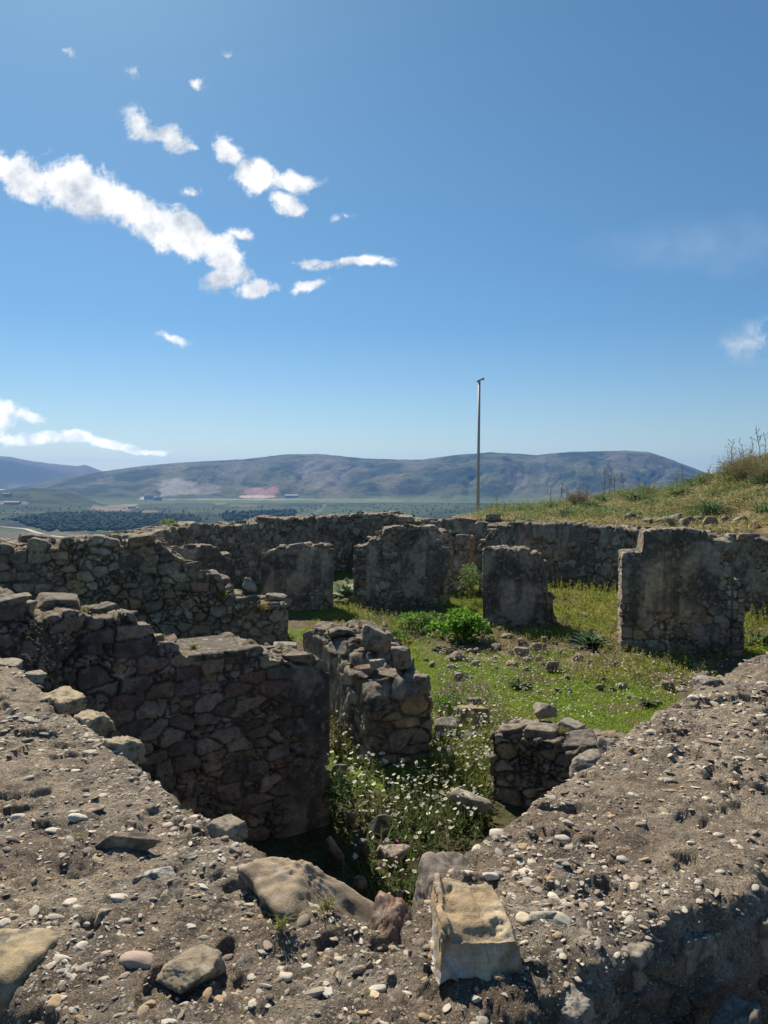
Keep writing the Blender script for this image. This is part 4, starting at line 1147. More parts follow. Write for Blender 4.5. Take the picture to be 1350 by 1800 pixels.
court = [(704, 1070, 18), (678, 1074, 14), (747, 1115, 22), (774, 1122, 26), (783, 1150, 14), (804, 1162, 30), (822, 1164, 14), (825, 1148, 14), (841, 1150, 18), (872, 1143, 26), (917, 1136, 28), (920, 1156, 32), (947, 1147, 30), (946, 1163, 16),
         (904, 1172, 24), (928, 1180, 16), (974, 1182, 34), (962, 1206, 8), (981, 1216, 14), (790, 1170, 7), (804, 1196, 20), (857, 1115, 22), (957, 1130, 18), (965, 1117, 16), (1094, 1212, 20), (1080, 1215, 12), (1054, 1213, 18), (1177, 1214, 28), (1202, 1205, 26),
         (1200, 1216, 16), (1240, 1200, 32), (1227, 1180, 24), (997, 1195, 14), (1003, 1218, 12), (1160, 1240, 14), (1031, 1085, 18), (1016, 1162, 20), (1037, 1168, 16), (892, 1122, 22), (880, 1108, 14), (938, 1112, 18), (800, 1100, 12), (930, 1165, 18), (900, 1152, 14),
         (1120, 1190, 14), (1068, 1182, 12), (1140, 1215, 10), (770, 1140, 10), (812, 1130, 12), (850, 1132, 14), (690, 1090, 10), (735, 1098, 12), (955, 1170, 12), (985, 1150, 12), (1000, 1130, 12), (890, 1186, 10), (870, 1165, 8), (840, 1210, 10), (1030, 1200, 9), (1105, 1228, 10)]
rgc = np.random.default_rng(808)
for _ in range(46):
    a_ = rgc.uniform(640, 1180); b_ = 1090 + 85 * rgc.random() + .06 * (a_ - 640)
    if any(abs(a_ - q[0]) < 9 and abs(b_ - q[1]) < 5 for q in court): continue
    court.append((float(round(a_)), float(round(b_)), float(round(rgc.uniform(6, 19)))))
rg = np.random.default_rng(31)
for i, (a_, b_, w_) in enumerate(court):
    zz = 0.0
    for _ in range(3):
        x, y, _z = P(a_, b_, zz); zz = gz(x, y)
    w = w_ / FPX * y * 1.08
    o = obj('stone', protos[i % 9], None, (x, y + w * .3, zz - w * .06), (rg.normal(0, .2), rg.normal(0, .2), rg.uniform(0, 6.3)), (w, w * rg.uniform(.8, 1.2), w * rg.uniform(.7, 1.25)))
    key = next((v for (ka, kb), v in marked.items() if ka == a_ and abs(kb - b_) < 5), None)
    tag(o, key or ('small grey stone scattered on the courtyard grass' if w_ < 20 else 'stone of middle size in the rubble line across the courtyard grass'), 'stone', 'loose stones on the courtyard grass')
ORD = ['first', 'second', 'third', 'fourth', 'fifth', 'sixth', 'seventh', 'eighth', 'ninth', 'tenth', 'eleventh', 'twelfth', 'thirteenth', 'fourteenth', 'fifteenth', 'sixteenth', 'seventeenth', 'eighteenth', 'nineteenth', 'twentieth', 'twenty-first', 'twenty-second']
SHORT = {(704, 1070): 'upright stone by the tallest block', (774, 1122): 'leafy bush', (974, 1182): 'rounded boulder on the lawn edge', (804, 1162): 'flat stone on the lawn', (920, 1156): 'biggest stone of the rubble heap', (947, 1147): 'right-hand pale stone of the heap',
         (872, 1143): 'squat dark stone', (1094, 1212): 'rounded stone right of the lawn', (1177, 1214): 'large stone in the weeds', (1202, 1205): 'dark stone by the near wall', (904, 1172): 'slanting stone', (804, 1196): 'low stone in the violet flowers', (1031, 1085): 'dark stone in the yellow weeds'}
seen = {}
for (a_, b_, w_), o in zip(court, [o for o in C.objects if o.get('group') == 'loose stones on the courtyard grass']):
    if not (o['label'].startswith('small grey stone scattered') or o['label'].startswith('stone of middle')): continue
    k = min(SHORT, key=lambda q: math.hypot(q[0] - a_, (q[1] - b_) * 1.6))
    rel = ('left of' if a_ < k[0] else 'right of') if abs(a_ - k[0]) > abs(b_ - k[1]) else ('behind' if b_ < k[1] else 'in front of')
    key = (rel, k); seen[key] = seen.get(key, 0) + 1
    o['label'] = ('small ' if w_ < 16 else 'middling ') + 'grey stone ' + rel + ' the ' + SHORT[k] + ('' if seen[key] == 1 else ', ' + ORD[seen[key] - 1] + ' such stone')
# flat white-ish stone copy gets its own pale mesh
X, F, cc = rock(171, (.5, .4, .25), 3, 11, .05, (.5, .47, .42), 0, 18); X[:, 2] += .15
wme = mesh_np('stone', X, F, cc, M_ROCK)
for o in [o for o in C.objects if o.get('label', '').startswith('white stone beside')]: o.data = wme
# rubble on the bank behind the far wall
bank = [(1175, 912, 20), (1190, 916, 22), (1205, 918, 16), (1160, 918, 18), (1230, 914, 14), (1045, 908, 10), (1108, 912, 20), (1120, 916, 14), (1215, 925, 16), (1275, 934, 16), (1300, 938, 18), (1250, 930, 22), (1190, 905, 14), (1140, 922, 18), (1325, 940, 16)]
for i, (a_, b_, w_) in enumerate(bank):
    d = float(np.interp(a_, WALL_PX, WALL_D)) + rg.uniform(.8, 1.8)
    x, y = Wx(a_, d, b_)
    w = w_ / FPX * d * 1.1
    o = obj('stone', protos[(i * 2) % 9], None, (x, y, gz(x, y) + .05), (rg.normal(0, .2), rg.normal(0, .2), rg.uniform(0, 6.3)), (w * 1.35, w * 1.3, w * rg.uniform(.8, 1.3)))
    tag(o, 'rubble stone on the bank above the far wall, ' + ORD[sorted(q[0] * 1000 + q[1] for q in bank).index(a_ * 1000 + b_)] + ' from the left', 'stone', 'rubble stones on the bank above the far wall')
for (a_, lb, w_, h_, sd) in ((865, 'squared block standing on the far wall beside the lamp pole', 26, 14, 181), (800, 'flat stone raised on the far wall left of the lamp pole', 34, 8, 182)):
    d = float(np.interp(a_, WALL_PX, WALL_D)) + .3
    yb = 916 if a_ == 865 else 914
    stone('stone', a_, yb, w_, h_, .8, d=d, base=(.2, .18, .155), seed=sd, label=lb, cat='stone')

# ------------------------------------------------------------------ lamp pole
M_POLE = metal_mat('galvanised_steel', (.42, .40, .38), .55, .2)
M_DK = metal_mat('dark_plastic', (.05, .05, .055), .5, .1)
def tube(pts_, rads, seg=14, cap=True):
    pts_ = np.array(pts_, float); V = []; n = len(pts_)
    tg = np.gradient(pts_, axis=0) if n > 2 else np.tile(pts_[1] - pts_[0], (2, 1))
    for i in range(n):
        t = tg[i] / np.linalg.norm(tg[i]); a = np.cross(t, [0, 0, 1] if abs(t[2]) < .9 else [1, 0, 0]); a /= np.linalg.norm(a); b = np.cross(t, a)
        th = np.arange(seg) / seg * 2 * math.pi
        V.append(pts_[i] + rads[i] * (np.cos(th)[:, None] * a + np.sin(th)[:, None] * b))
    V = np.vstack(V); F = []
    for i in range(n - 1):
        for j in range(seg):
            F.append((i * seg + j, i * seg + (j + 1) % seg, (i + 1) * seg + (j + 1) % seg, (i + 1) * seg + j))
    Fs = [np.array(F)]
    if cap: Fs.append(np.array([list(range(seg))[::-1], list(range((n - 1) * seg, n * seg))]))
    return V, Fs
dP = 27.0
xb, yb = Wx(840, dP, 900); zb = gz(xb, yb) - .1
zt = Zp(671, dP)
root = bpy.data.objects.new('lamp_pole', None); C.objects.link(root); root.location = (xb, yb, zb)
tag(root, 'tall slender grey pole with a small tilted floodlight behind the far wall', 'lamp pole')
V, F = tube([(0, 0, 0), (0.01, 0, 2.2), (.03, 0, zt - zb)], [.058, .054, .042]); obj('pole', mesh_np('pole', V, F, np.full((len(V), 3), .3), M_POLE), root)
hd = bpy.data.objects.new('lamp_head', None)
hm = bmesh.new()
bmesh.ops.create_cube(hm, size=1); bmesh.ops.scale(hm, vec=(.24, .10, .055), verts=hm.verts)
bmesh.ops.bevel(hm, geom=hm.edges[:], offset=.012, segments=2, affect='EDGES')
me = bpy.data.meshes.new('lamp_head'); hm.to_mesh(me); hm.free(); me.materials.append(M_POLE)
h_ = obj('lamp_head', me, root, (.04, 0, zt - zb + .05), (0, R_(-24), 0))
V, F = tube([(.10, 0, 0), (.165, 0, 0)], [.036, .05], 12); obj('lens', mesh_np('lens', V, F, np.full((len(V), 3), .05), M_DK), h_)
V, F = tube([(.03, 0, zt - zb - .05), (.03, 0, zt - zb + .04)], [.03, .025], 10); obj('bracket', mesh_np('bracket', V, F, np.full((len(V), 3), .05), M_DK), root)

# ------------------------------------------------------------------ vegetation
def blades(Pn, D, L, Wd, droop=.25, seed=0):
    """narrow blades; returns verts, faces"""
    n = len(Pn); rgl = np.random.default_rng(seed)
    rv = rgl.normal(size=(n, 3)); side = np.cross(D, rv); side /= np.maximum(np.linalg.norm(side, axis=1), 1e-6)[:, None]
    L = np.asarray(L)[:, None]; Wd = np.asarray(Wd)[:, None]
    hor = D * [1, 1, 0] + rv * [.3, .3, 0]
    p1 = Pn + D * L * .55 + [0, 0, 0]
    p2 = Pn + D * L * .95 + hor * L * droop * .5 - np.array([0, 0, 1]) * L * droop * .35
    V = np.stack([Pn - side * Wd * .4, Pn + side * Wd * .4, p1 + side * Wd * .5, p1 - side * Wd * .5, p2], 1).reshape(-1, 3)
    b = np.arange(n)[:, None] * 5
    return V, [b + [0, 1, 2, 3], b + [3, 2, 4]]
def leaves(Pn, D, L, Wd, seed=0):
    n = len(Pn); rgl = np.random.default_rng(seed)
    rv = rgl.normal(size=(n, 3)) * .6 + [0, 0, 1.]; side = np.cross(D, rv); side /= np.maximum(np.linalg.norm(side, axis=1), 1e-6)[:, None]
    up = np.cross(side, D)
    L = np.asarray(L)[:, None]; Wd = np.asarray(Wd)[:, None]
    m_ = Pn + D * L * .5
    V = np.stack([Pn, m_ + side * Wd * .5 + up * Wd * .12, Pn + D * L - up * L * .1, m_ - side * Wd * .5 + up * Wd * .12, m_ - up * Wd * .05], 1).reshape(-1, 3)
    b = np.arange(n)[:, None] * 5
    return V, [b + [0, 1, 4], b + [1, 2, 4], b + [2, 3, 4], b + [3, 0, 4]]
def rep(c, k): return np.repeat(c, k, axis=0)
def jitc(n, base, rgl, v=.25, hue=.12):
    return np.clip(np.array(base) * (1 + rgl.uniform(-v, v, (n, 1))) * (1 + rgl.uniform(-hue, hue, (n, 3))), 0, 1)
def updir(n, rgl, spread=.5):
    d = rgl.normal(size=(n, 3)) * spread; d[:, 2] = 1; return d / np.linalg.norm(d, axis=1)[:, None]
def sample_px(poly, n, rgl, z=0.0):
    """random ground points below a picture polygon, even over the ground"""
    q = np.array([P(a, b, z)[:2] for a, b in poly])
    lo, hi = q.min(0), q.max(0); outp = []
    while sum(len(o_) for o_ in outp) < n:
        X_ = rgl.uniform(lo, hi, (n * 2, 2)); outp.append(X_[inside_poly(X_[:, 0], X_[:, 1], q)])
    return np.concatenate(outp)[:n]
WALLS_FP = []
for w_ in (L1w, L2w, BW, Mw, Rw):
    WALLS_FP.append(np.vstack([w_[1][::max(len(w_[1]) // 12, 1)], w_[2][::max(len(w_[2]) // 12, 1)][::-1]]))
def clear(XY):
    ok = np.ones(len(XY), bool)
    for f in WALLS_FP: ok &= ~inside_poly(XY[:, 0], XY[:, 1], f)
    return XY[ok]

rg = np.random.default_rng(77)
COURT = [(560, 1080), (640, 1040), (850, 1035), (980, 1010), (1350, 1050), (1420, 1120), (1300, 1180), (1100, 1300), (900, 1330), (860, 1400), (760, 1400), (690, 1300), (600, 1330), (560, 1200), (500, 1150)]
# lawn: short grass, uncountable
XY = clear(sample_px(COURT, 150000, rg))
z_ = gza(XY[:, 0], XY[:, 1]); B_ = np.c_[XY, z_]
ppx, ppy = to_px(XY[:, 0], XY[:, 1], z_)
nn = fbm(B_, .9, 5, 21); n2_ = fbm(B_, 2.2, 4, 24)
lawnm = np.clip(ell(ppx, ppy, 870, 1200, 150, 45) + ell(ppx, ppy, 1060, 1245, 130, 45) + ell(ppx, ppy, 800, 1170, 90, 28), 0, 1)
strip_ = ell(ppx, ppy, 930, 1150, 230, 24) * sst(.40, .54, n2_)
keep = (nn + .25 * lawnm - .22 * strip_ + rg.uniform(-.08, .08, len(nn))) > .44
B_, lawnm, n2_ = B_[keep], lawnm[keep], n2_[keep]
n = len(B_)
L_ = rg.uniform(.03, .075, n) * (1.5 - .8 * lawnm)
V, F = blades(B_, updir(n, rg, .55), L_, rg.uniform(.006, .012, n), .5, 1)
cc = mixc((.21, .29, .036), (.38, .36, .09), sst(.35, .65, n2_)) * rg.uniform(.7, 1.25, (n, 1))
cc = mixc(cc, np.array([.25, .34, .035]) * rg.uniform(.75, 1.2, (n, 1)), np.clip(lawnm * 1.2, 0, 1))
ac = Acc(); ac.add(V, F, rep(cc, 5))
tag(obj('grass', ac.mesh('grass', M_LEAF, False)), 'short bright green grass covering the courtyard floor', 'grass', kind='stuff')

# tall yellow-green weeds
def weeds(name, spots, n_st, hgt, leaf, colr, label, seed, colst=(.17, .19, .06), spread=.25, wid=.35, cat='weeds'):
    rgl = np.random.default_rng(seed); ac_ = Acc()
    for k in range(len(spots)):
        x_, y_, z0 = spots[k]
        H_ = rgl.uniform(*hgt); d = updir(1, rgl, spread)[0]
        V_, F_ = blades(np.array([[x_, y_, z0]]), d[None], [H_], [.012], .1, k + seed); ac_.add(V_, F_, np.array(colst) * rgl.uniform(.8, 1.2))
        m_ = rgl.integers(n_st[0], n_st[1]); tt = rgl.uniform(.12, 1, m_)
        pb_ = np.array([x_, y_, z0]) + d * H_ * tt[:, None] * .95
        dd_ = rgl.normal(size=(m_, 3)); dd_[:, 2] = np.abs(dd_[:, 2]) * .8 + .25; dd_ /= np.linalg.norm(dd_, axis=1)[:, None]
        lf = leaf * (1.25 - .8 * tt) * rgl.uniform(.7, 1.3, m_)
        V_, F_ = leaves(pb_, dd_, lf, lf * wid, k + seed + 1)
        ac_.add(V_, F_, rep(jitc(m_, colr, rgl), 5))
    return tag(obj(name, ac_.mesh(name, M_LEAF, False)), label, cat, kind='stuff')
def spots_in(poly, n, seed):
    rgl = np.random.default_rng(seed)
    XY_ = clear(sample_px(poly, n, rgl)); return np.c_[XY_, gza(XY_[:, 0], XY_[:, 1])]
weeds('weeds', np.vstack([spots_in([(965, 1040), (1000, 1030), (1095, 1045), (1095, 1130), (1060, 1150), (985, 1110)], 380, 1), spots_in([(1290, 1080), (1400, 1075), (1400, 1150), (1300, 1150)], 220, 2)]),
      (7, 13), (.15, .5), .075, (.28, .30, .065), 'tall yellow-green weeds between the wall blocks and at the right edge', 5, (.24, .23, .08))
weeds('weeds', spots_in([(1070, 1140), (1290, 1150), (1250, 1190), (1100, 1215), (1000, 1190)], 220, 3), (7, 12), (.08, .32), .06, (.25, .26, .07), 'weeds growing at the foot of the broad right wall block', 6, (.2, .19, .08))
weeds('weeds', np.vstack([spots_in([(590, 1060), (680, 1065), (800, 1085), (780, 1130), (640, 1110)], 420, 4), spots_in([(800, 1030), (850, 1030), (852, 1085), (790, 1060)], 130, 41)]), (8, 14), (.06, .24), .055, (.21, .26, .06), 'low green and flowering weeds in front of the tallest block', 7)
weeds('weeds', spots_in([(840, 1105), (1000, 1100), (1010, 1150), (860, 1150)], 200, 8), (6, 12), (.06, .22), .055, (.24, .25, .07), 'mixed weeds growing through the rubble line', 9)
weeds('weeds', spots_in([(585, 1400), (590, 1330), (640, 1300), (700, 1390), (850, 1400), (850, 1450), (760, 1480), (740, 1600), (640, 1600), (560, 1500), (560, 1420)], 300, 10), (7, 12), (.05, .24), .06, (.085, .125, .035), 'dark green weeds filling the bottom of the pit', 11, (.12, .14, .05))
weeds('weeds', spots_in([(570, 1200), (640, 1200), (660, 1330), (600, 1340), (560, 1330)], 330, 12), (8, 14), (.15, .5), .07, (.17, .17, .05), 'dry-looking weeds in the gap between stepped wall and middle pit wall', 13, (.25, .19, .09))
weeds('weeds', spots_in([(760, 1290), (868, 1300), (866, 1400), (770, 1380)], 380, 14), (8, 14), (.08, .32), .06, (.24, .28, .07), 'sunlit flowering weeds in the gap beside the low slab-capped wall', 15)

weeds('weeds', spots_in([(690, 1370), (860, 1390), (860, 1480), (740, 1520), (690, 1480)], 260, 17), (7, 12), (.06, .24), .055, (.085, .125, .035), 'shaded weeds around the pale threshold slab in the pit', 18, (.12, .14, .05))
# daisies
def flowers(name, spots, hgt, rad, petal, centre, label, seed, cat='flowers', up=.6):
    rgl = np.random.default_rng(seed); n = len(spots); ac_ = Acc()
    d = updir(n, rgl, .25); H_ = rgl.uniform(hgt[0], hgt[1], n)
    V_, F_ = blades(spots, d, H_ * 1.0, np.full(n, .005), .0, seed); ac_.add(V_, F_, (.13, .19, .05))
    top = spots + d * (H_ * .95)[:, None]
    for k in range(n):
        nd = updir(1, rgl, up)[0]; a = np.cross(nd, [1, .3, 0]); a /= np.linalg.norm(a); b = np.cross(nd, a)
        r_ = rad * rgl.uniform(.6, 1.2); m_ = 9
        th = np.arange(m_) / m_ * 2 * math.pi + rgl.uniform(0, 1)
        rr = r_ * (1 + .18 * (np.arange(m_) % 2 * 2 - 1) * .5)
        ring = top[k] + rr * 1.0 * (np.cos(th)[:, None] * a + np.sin(th)[:, None] * b) if np.isscalar(rr) else top[k] + rr[:, None] * (np.cos(th)[:, None] * a + np.sin(th)[:, None] * b) + nd * r_ * .12
        ac_.add(np.vstack([ring, top[k]]), [np.array([(i, (i + 1) % m_, m_) for i in range(m_)])], np.array(petal) * rgl.uniform(.75, 1.05))
        if centre is not None:
            ring2 = top[k] + r_ * .36 * (np.cos(th[::2])[:, None] * a + np.sin(th[::2])[:, None] * b) + nd * r_ * .1; q_ = len(ring2)
            ac_.add(np.vstack([ring2, top[k] + nd * r_ * .28]), [np.array([(i, (i + 1) % q_, q_) for i in range(q_)])], centre)
    return tag(obj(name, ac_.mesh(name, M_PETAL, False)), label, cat, kind='stuff')
WP, YC, PP, MV = (.80, .79, .72), (.60, .42, .03), (.42, .12, .32), (.24, .14, .42)
flowers('daisies', spots_in([(590, 1300), (640, 1300), (690, 1360), (850, 1400), (840, 1450), (720, 1480), (620, 1450), (575, 1400)], 210, 20), (.1, .34), .019, WP, YC, 'white daisies crowding the bottom of the pit', 21)
flowers('daisies', spots_in([(640, 1530), (735, 1520), (735, 1605), (650, 1600)], 34, 22), (.15, .4), .017, WP, YC, 'few white daisies low in the pit right behind the near corner', 23)
flowers('daisies', spots_in([(760, 1290), (868, 1300), (866, 1400), (770, 1380)], 230, 24), (.15, .5), .018, WP, YC, 'sunny white daisies in the gap beside the low slab-capped wall', 25)
flowers('daisies', spots_in([(570, 1200), (640, 1200), (660, 1330), (600, 1340), (560, 1330)], 130, 26), (.2, .6), .018, WP, YC, 'white daisies in the gap at the end of the stepped wall', 27)
flowers('daisies', spots_in([(770, 1150), (1100, 1150), (1290, 1170), (1180, 1240), (1000, 1290), (880, 1290), (770, 1290)], 1700, 28), (.03, .14), .013, WP, YC, 'tiny white daisies dotted over the courtyard lawn', 29)
flowers('daisies', spots_in([(690, 1370), (850, 1390), (850, 1470), (740, 1500), (690, 1480)], 120, 19), (.1, .3), .017, WP, YC, 'white daisies in the shade around the pale threshold slab', 20)
flowers('mauve_flowers', np.vstack([spots_in([(765, 1200), (850, 1210), (900, 1270), (860, 1300), (765, 1270)], 330, 30), spots_in([(600, 1070), (760, 1085), (740, 1120), (640, 1110)], 160, 31)]), (.03, .14), .011, MV, None, 'small violet flowers carpeting the lawn edge', 32)
flowers('pink_flowers', np.vstack([spots_in([(765, 1200), (850, 1210), (900, 1270), (860, 1300), (765, 1270)], 260, 33), spots_in([(760, 1290), (868, 1300), (866, 1400), (770, 1380)], 60, 34), spots_in([(640, 1470), (735, 1480), (735, 1560), (640, 1560)], 24, 35), spots_in([(600, 1070), (760, 1085), (740, 1120), (640, 1110)], 150, 36), spots_in([(900, 1140), (1100, 1160), (1090, 1190), (900, 1200)], 420, 37)]), (.05, .3), .012, PP, None, 'small pink flowers mixed into the weeds', 38)

# single plants
def bush_mesh(name, R0, H_, n, leaf, colr, seed, wid=.6, lobes=6):
    rgl = np.random.default_rng(seed); ac_ = Acc()
    c_ = np.c_[rgl.normal(0, R0 * .45, (lobes, 2)), rgl.uniform(.12, .62, lobes) * H_]; rs = rgl.uniform(.35, .6, lobes) * R0
    k = rgl.integers(lobes, size=n)
    d = rgl.normal(size=(n, 3)); d /= np.linalg.norm(d, axis=1)[:, None]; d[:, 2] = np.where(d[:, 2] < -.3, -d[:, 2], d[:, 2])
    p = c_[k] + d * (rs[k] * rgl.uniform(.55, 1.05, n) ** .6)[:, None] * [1, 1, H_ / R0 * .75]
    p[:, 2] = np.maximum(p[:, 2], .02)
    dd = d + rgl.normal(size=(n, 3)) * .5; dd /= np.linalg.norm(dd, axis=1)[:, None]
    lf = leaf * rgl.uniform(.6, 1.3, n)
    V_, F_ = leaves(p, dd, lf, lf * wid, seed); ac_.add(V_, F_, rep(jitc(n, colr, rgl, .3), 5))
    for i in range(lobes * 3):
        t_ = c_[i % lobes] + rgl.normal(0, .04, 3)
        V_, F_ = blades(np.array([[0, 0, 0.]]) + rgl.normal(0, .02, (1, 3)) * [1, 1, 0], (t_ / np.linalg.norm(t_))[None], [np.linalg.norm(t_)], [.014], 0, seed + i); ac_.add(V_, F_, (.10, .11, .04))
    return ac_.mesh(name, M_LEAF, False)
def thistle_mesh(name, R0, n, colr, seed, wid=.16, up=.7, w0=None):
    rgl = np.random.default_rng(seed); ac_ = Acc()
    for i in range(n):
        az = rgl.uniform(0, 6.28); el = rgl.uniform(.15, 1.0) * up * 1.4
        d = np.array([math.cos(az) * math.cos(el), math.sin(az) * math.cos(el), math.sin(el)]); Lf = R0 * rgl.uniform(.6, 1.1)
        m_ = 9; t_ = np.linspace(0, 1, m_)
        cl = d * (t_ * Lf)[:, None]; cl[:, 2] -= (t_ ** 2) * Lf * .35; 
        sd = np.cross(d, [0, 0, 1]); sd /= np.linalg.norm(sd)
        wv = Lf * wid * np.sin(np.clip(t_ * 1.0 + .08, 0, 1) * math.pi) ** .7 * (1 - .45 * (np.arange(m_) % 2))
        V_ = np.vstack([cl - sd * wv[:, None] + [0, 0, .01], cl, cl + sd * wv[:, None] + [0, 0, .01]]); j = np.arange(m_ - 1)
        F_ = np.vstack([np.c_[j, j + 1, j + 1 + m_, j + m_], np.c_[j + m_, j + 1 + m_, j + 1 + 2 * m_, j + 2 * m_]])
        V_[:, 2] = np.maximum(V_[:, 2], .005)
        ac_.add(V_, [F_], np.array(colr) * rgl.uniform(.7, 1.25))
    return ac_.mesh(name, M_LEAF, False)
def strap_mesh(name, R0, n, colr, seed):
    rgl = np.random.default_rng(seed); ac_ = Acc()
    p = np.c_[rgl.normal(0, R0 * .12, (n, 2)), np.zeros(n)]
    for s_, e_ in ((0, n),):
        d = updir(n, rgl, .55); V_, F_ = blades(p, d, rgl.uniform(.6, 1.15, n) * R0, np.full(n, R0 * .035), .7, seed)
        ac_.add(V_, F_, rep(jitc(n, colr, rgl, .3, .08), 5))
    return ac_.mesh(name, M_LEAF, False)
def onground(px_, py_):
    zz = 0.0
    for _ in range(4):
        x_, y_, _z = P(px_, py_, zz); zz = gz(x_, y_)
    return (x_, y_, zz)
tag(obj('leafy_bush', bush_mesh('leafy_bush', .46, .58, 2000, .085, (.15, .30, .04), 1, .75, 14), None, onground(818, 1128)), 'bright green leafy bush in front of the plastered block with the eroded edge', 'bush')
tag(obj('leafy_bush', bush_mesh('leafy_bush', .48, .34, 1300, .07, (.15, .26, .05), 2, .65, 12), None, onground(727, 1105)), 'lower green bush to the left of the brightest bush', 'bush')
tag(obj('leafy_bush', bush_mesh('leafy_bush', .25, .25, 500, .06, (.13, .24, .04), 12, .7, 5), None, onground(690, 1128)), 'small low green herb left of the two bushes, by the boulders', 'bush')
tag(obj('grey_thistle', thistle_mesh('grey_thistle', .62, 46, (.20, .27, .17), 3, .17, .95), None, onground(606, 1048)), 'pale grey-green thistle plant in the opening left of the tallest block', 'thistle')
x_, y_ = Wx(608, 18.3); tag(obj('grey_thistle', thistle_mesh('grey_thistle', .75, 40, (.22, .29, .19), 33, .15, 1.1), None, (x_, y_, .1)), 'taller silvery thistle rising behind the pale thistle in the opening', 'thistle')
tag(obj('leafy_bush', bush_mesh('leafy_bush', .26, .85, 700, .06, (.17, .26, .08), 4, .5, 7), None, (*Wx(829, 18.0), .15)), 'upright pale green shrub in the slot beside the far wall pier', 'shrub')
tag(obj('thistle', thistle_mesh('thistle', .55, 60, (.10, .17, .085), 5, .12, .9), None, onground(1037, 1138)), 'spiky dark green thistle rosette between the two right wall blocks', 'thistle')
tag(obj('thistle', thistle_mesh('thistle', .5, 50, (.11, .19, .09), 6, .12, .8), None, onground(1335, 1135)), 'green thistle at the right end of the broad wall block', 'thistle')
tag(obj('thistle', thistle_mesh('thistle', .26, 44, (.09, .15, .05), 7, .14, .6), None, onground(912, 1208)), 'low dark thistle rosette on the lawn before the rubble heap', 'thistle')
tag(obj('thistle', thistle_mesh('thistle', .18, 30, (.09, .15, .05), 8, .14, .6), None, onground(815, 1190)), 'low dark rosette on the lawn at the left', 'thistle')
tag(obj('thistle', thistle_mesh('thistle', .2, 30, (.09, .14, .05), 9, .14, .7), None, onground(1138, 1240)), 'small dark spiky rosette at the right edge of the lawn', 'thistle')
tag(obj('leafy_bush', bush_mesh('leafy_bush', .2, .3, 420, .05, (.12, .22, .05), 10, .5, 5), None, onground(790, 1258)), 'bright green herb beside the yellow-brown block', 'bush')
tag(obj('leafy_bush', bush_mesh('leafy_bush', .17, .45, 500, .05, (.07, .12, .04), 11, .5, 7), None, onground(580, 1440)), 'ferny green plant climbing beside the stepped wall end in the pit', 'bush')
tag(obj('leafy_bush', bush_mesh('leafy_bush', .22, .34, 420, .06, (.19, .26, .06), 13, .4, 5), None, (*Wx(292, 18.8, 925), Zp(934, 18.8))), 'bright tuft growing on top of the far wall at the left', 'bush')

# strap-leaved clumps on the bank
sm = [strap_mesh('asphodel_clump', 1.0, 130, (.10, .17, .075), 50 + k) for k in range(3)]
rg = np.random.default_rng(3)
where = ['nearest the lamp pole', 'second from the lamp pole', 'third from the lamp pole', 'above the squared stone of the bank', 'in the middle of the bank crest', 'right of the brown shrub', 'low on the bank above the rubble', 'on the crest below the tall dry stalks',
         'half way up the right of the bank', 'highest on the bank at the right', 'near the right edge of the bank', 'just left of the bank rubble', 'between brown shrub and lamp pole', 'on the upper crest beside the big dry bush', 'at the right edge below the dry bush']
for k, (a_, off, sz_) in enumerate([(920, 5.5, .62), (895, 4.5, .45), (1000, 3.0, .45), (1040, 4.2, .6), (1062, 5.5, .5), (1118, 5.0, .62), (1250, 2.8, .72), (1195, 5.5, .5), (1225, 6.5, .55), (1330, 6.8, .6), (1340, 4.8, .5), (1150, 4.0, .42), (975, 5.5, .45), (1290, 7.0, .6), (1345, 2.6, .5)]):
    d = float(np.interp(a_, WALL_PX, WALL_D)) + off; x_, y_ = Wx(a_, d, 890)
    o = obj('asphodel_clump', sm[k % 3], None, (x_, y_, gz(x_, y_) - .03), (0, 0, rg.uniform(0, 6)), (sz_ * 1.25, sz_ * 1.25, sz_))
    tag(o, 'strap-leaved green clump on the grassy bank, ' + where[k], 'plant', 'strap-leaved clumps on the grassy bank')
# grass of the bank
ang = rg.uniform(760, 1460, 90000); off = rg.uniform(.3, 9, 90000)
dB = np.interp(ang, WALL_PX, WALL_D) + off; xB = (ang - 675) / FPX * dB; zB = gza(xB, dB)
B_ = np.c_[xB, dB, zB]; nn = fbm(B_, .9, 4, 21); keep = nn + rg.uniform(-.1, .1, len(nn)) > .40; B_, nn = B_[keep], nn[keep]; n = len(B_)
V, F = blades(B_, updir(n, rg, .7), rg.uniform(.08, .28, n) * (.6 + nn), rg.uniform(.010, .02, n), .7, 3)
cc = mixc((.36, .31, .14), (.17, .23, .07), sst(.44, .58, fbm(B_, 1.3, 4, 25)))
cc = mixc(cc, (.55, .50, .32), (rg.uniform(0, 1, n) < .2) * 1.0) * rg.uniform(.7, 1.2, (n, 1))
ac = Acc(); ac.add(V, F, rep(cc, 5)); tag(obj('grass', ac.mesh('bank_grass', M_LEAF, False)), 'dry yellowish and green grass covering the bank behind the far wall', 'grass', kind='stuff')
rgb = np.random.default_rng(15); bx = rgb.uniform(835, 1450, 3200); bo = 8.5 * rgb.uniform(0, 1, 3200) ** .6 + .4
bd = np.interp(bx, WALL_PX, WALL_D) + bo; bX = (bx - 675) / FPX * bd; kb = fbm(np.c_[bX, bd, bX * 0], .8, 3, 88) > .47
weeds('weeds', np.c_[bX, bd, gza(bX, bd)][kb], (6, 12), (.12, .50), .095, (.19, .25, .09), 'leafy weeds and small shrubs dotted over the grassy bank', 16, (.26, .23, .12), .4)
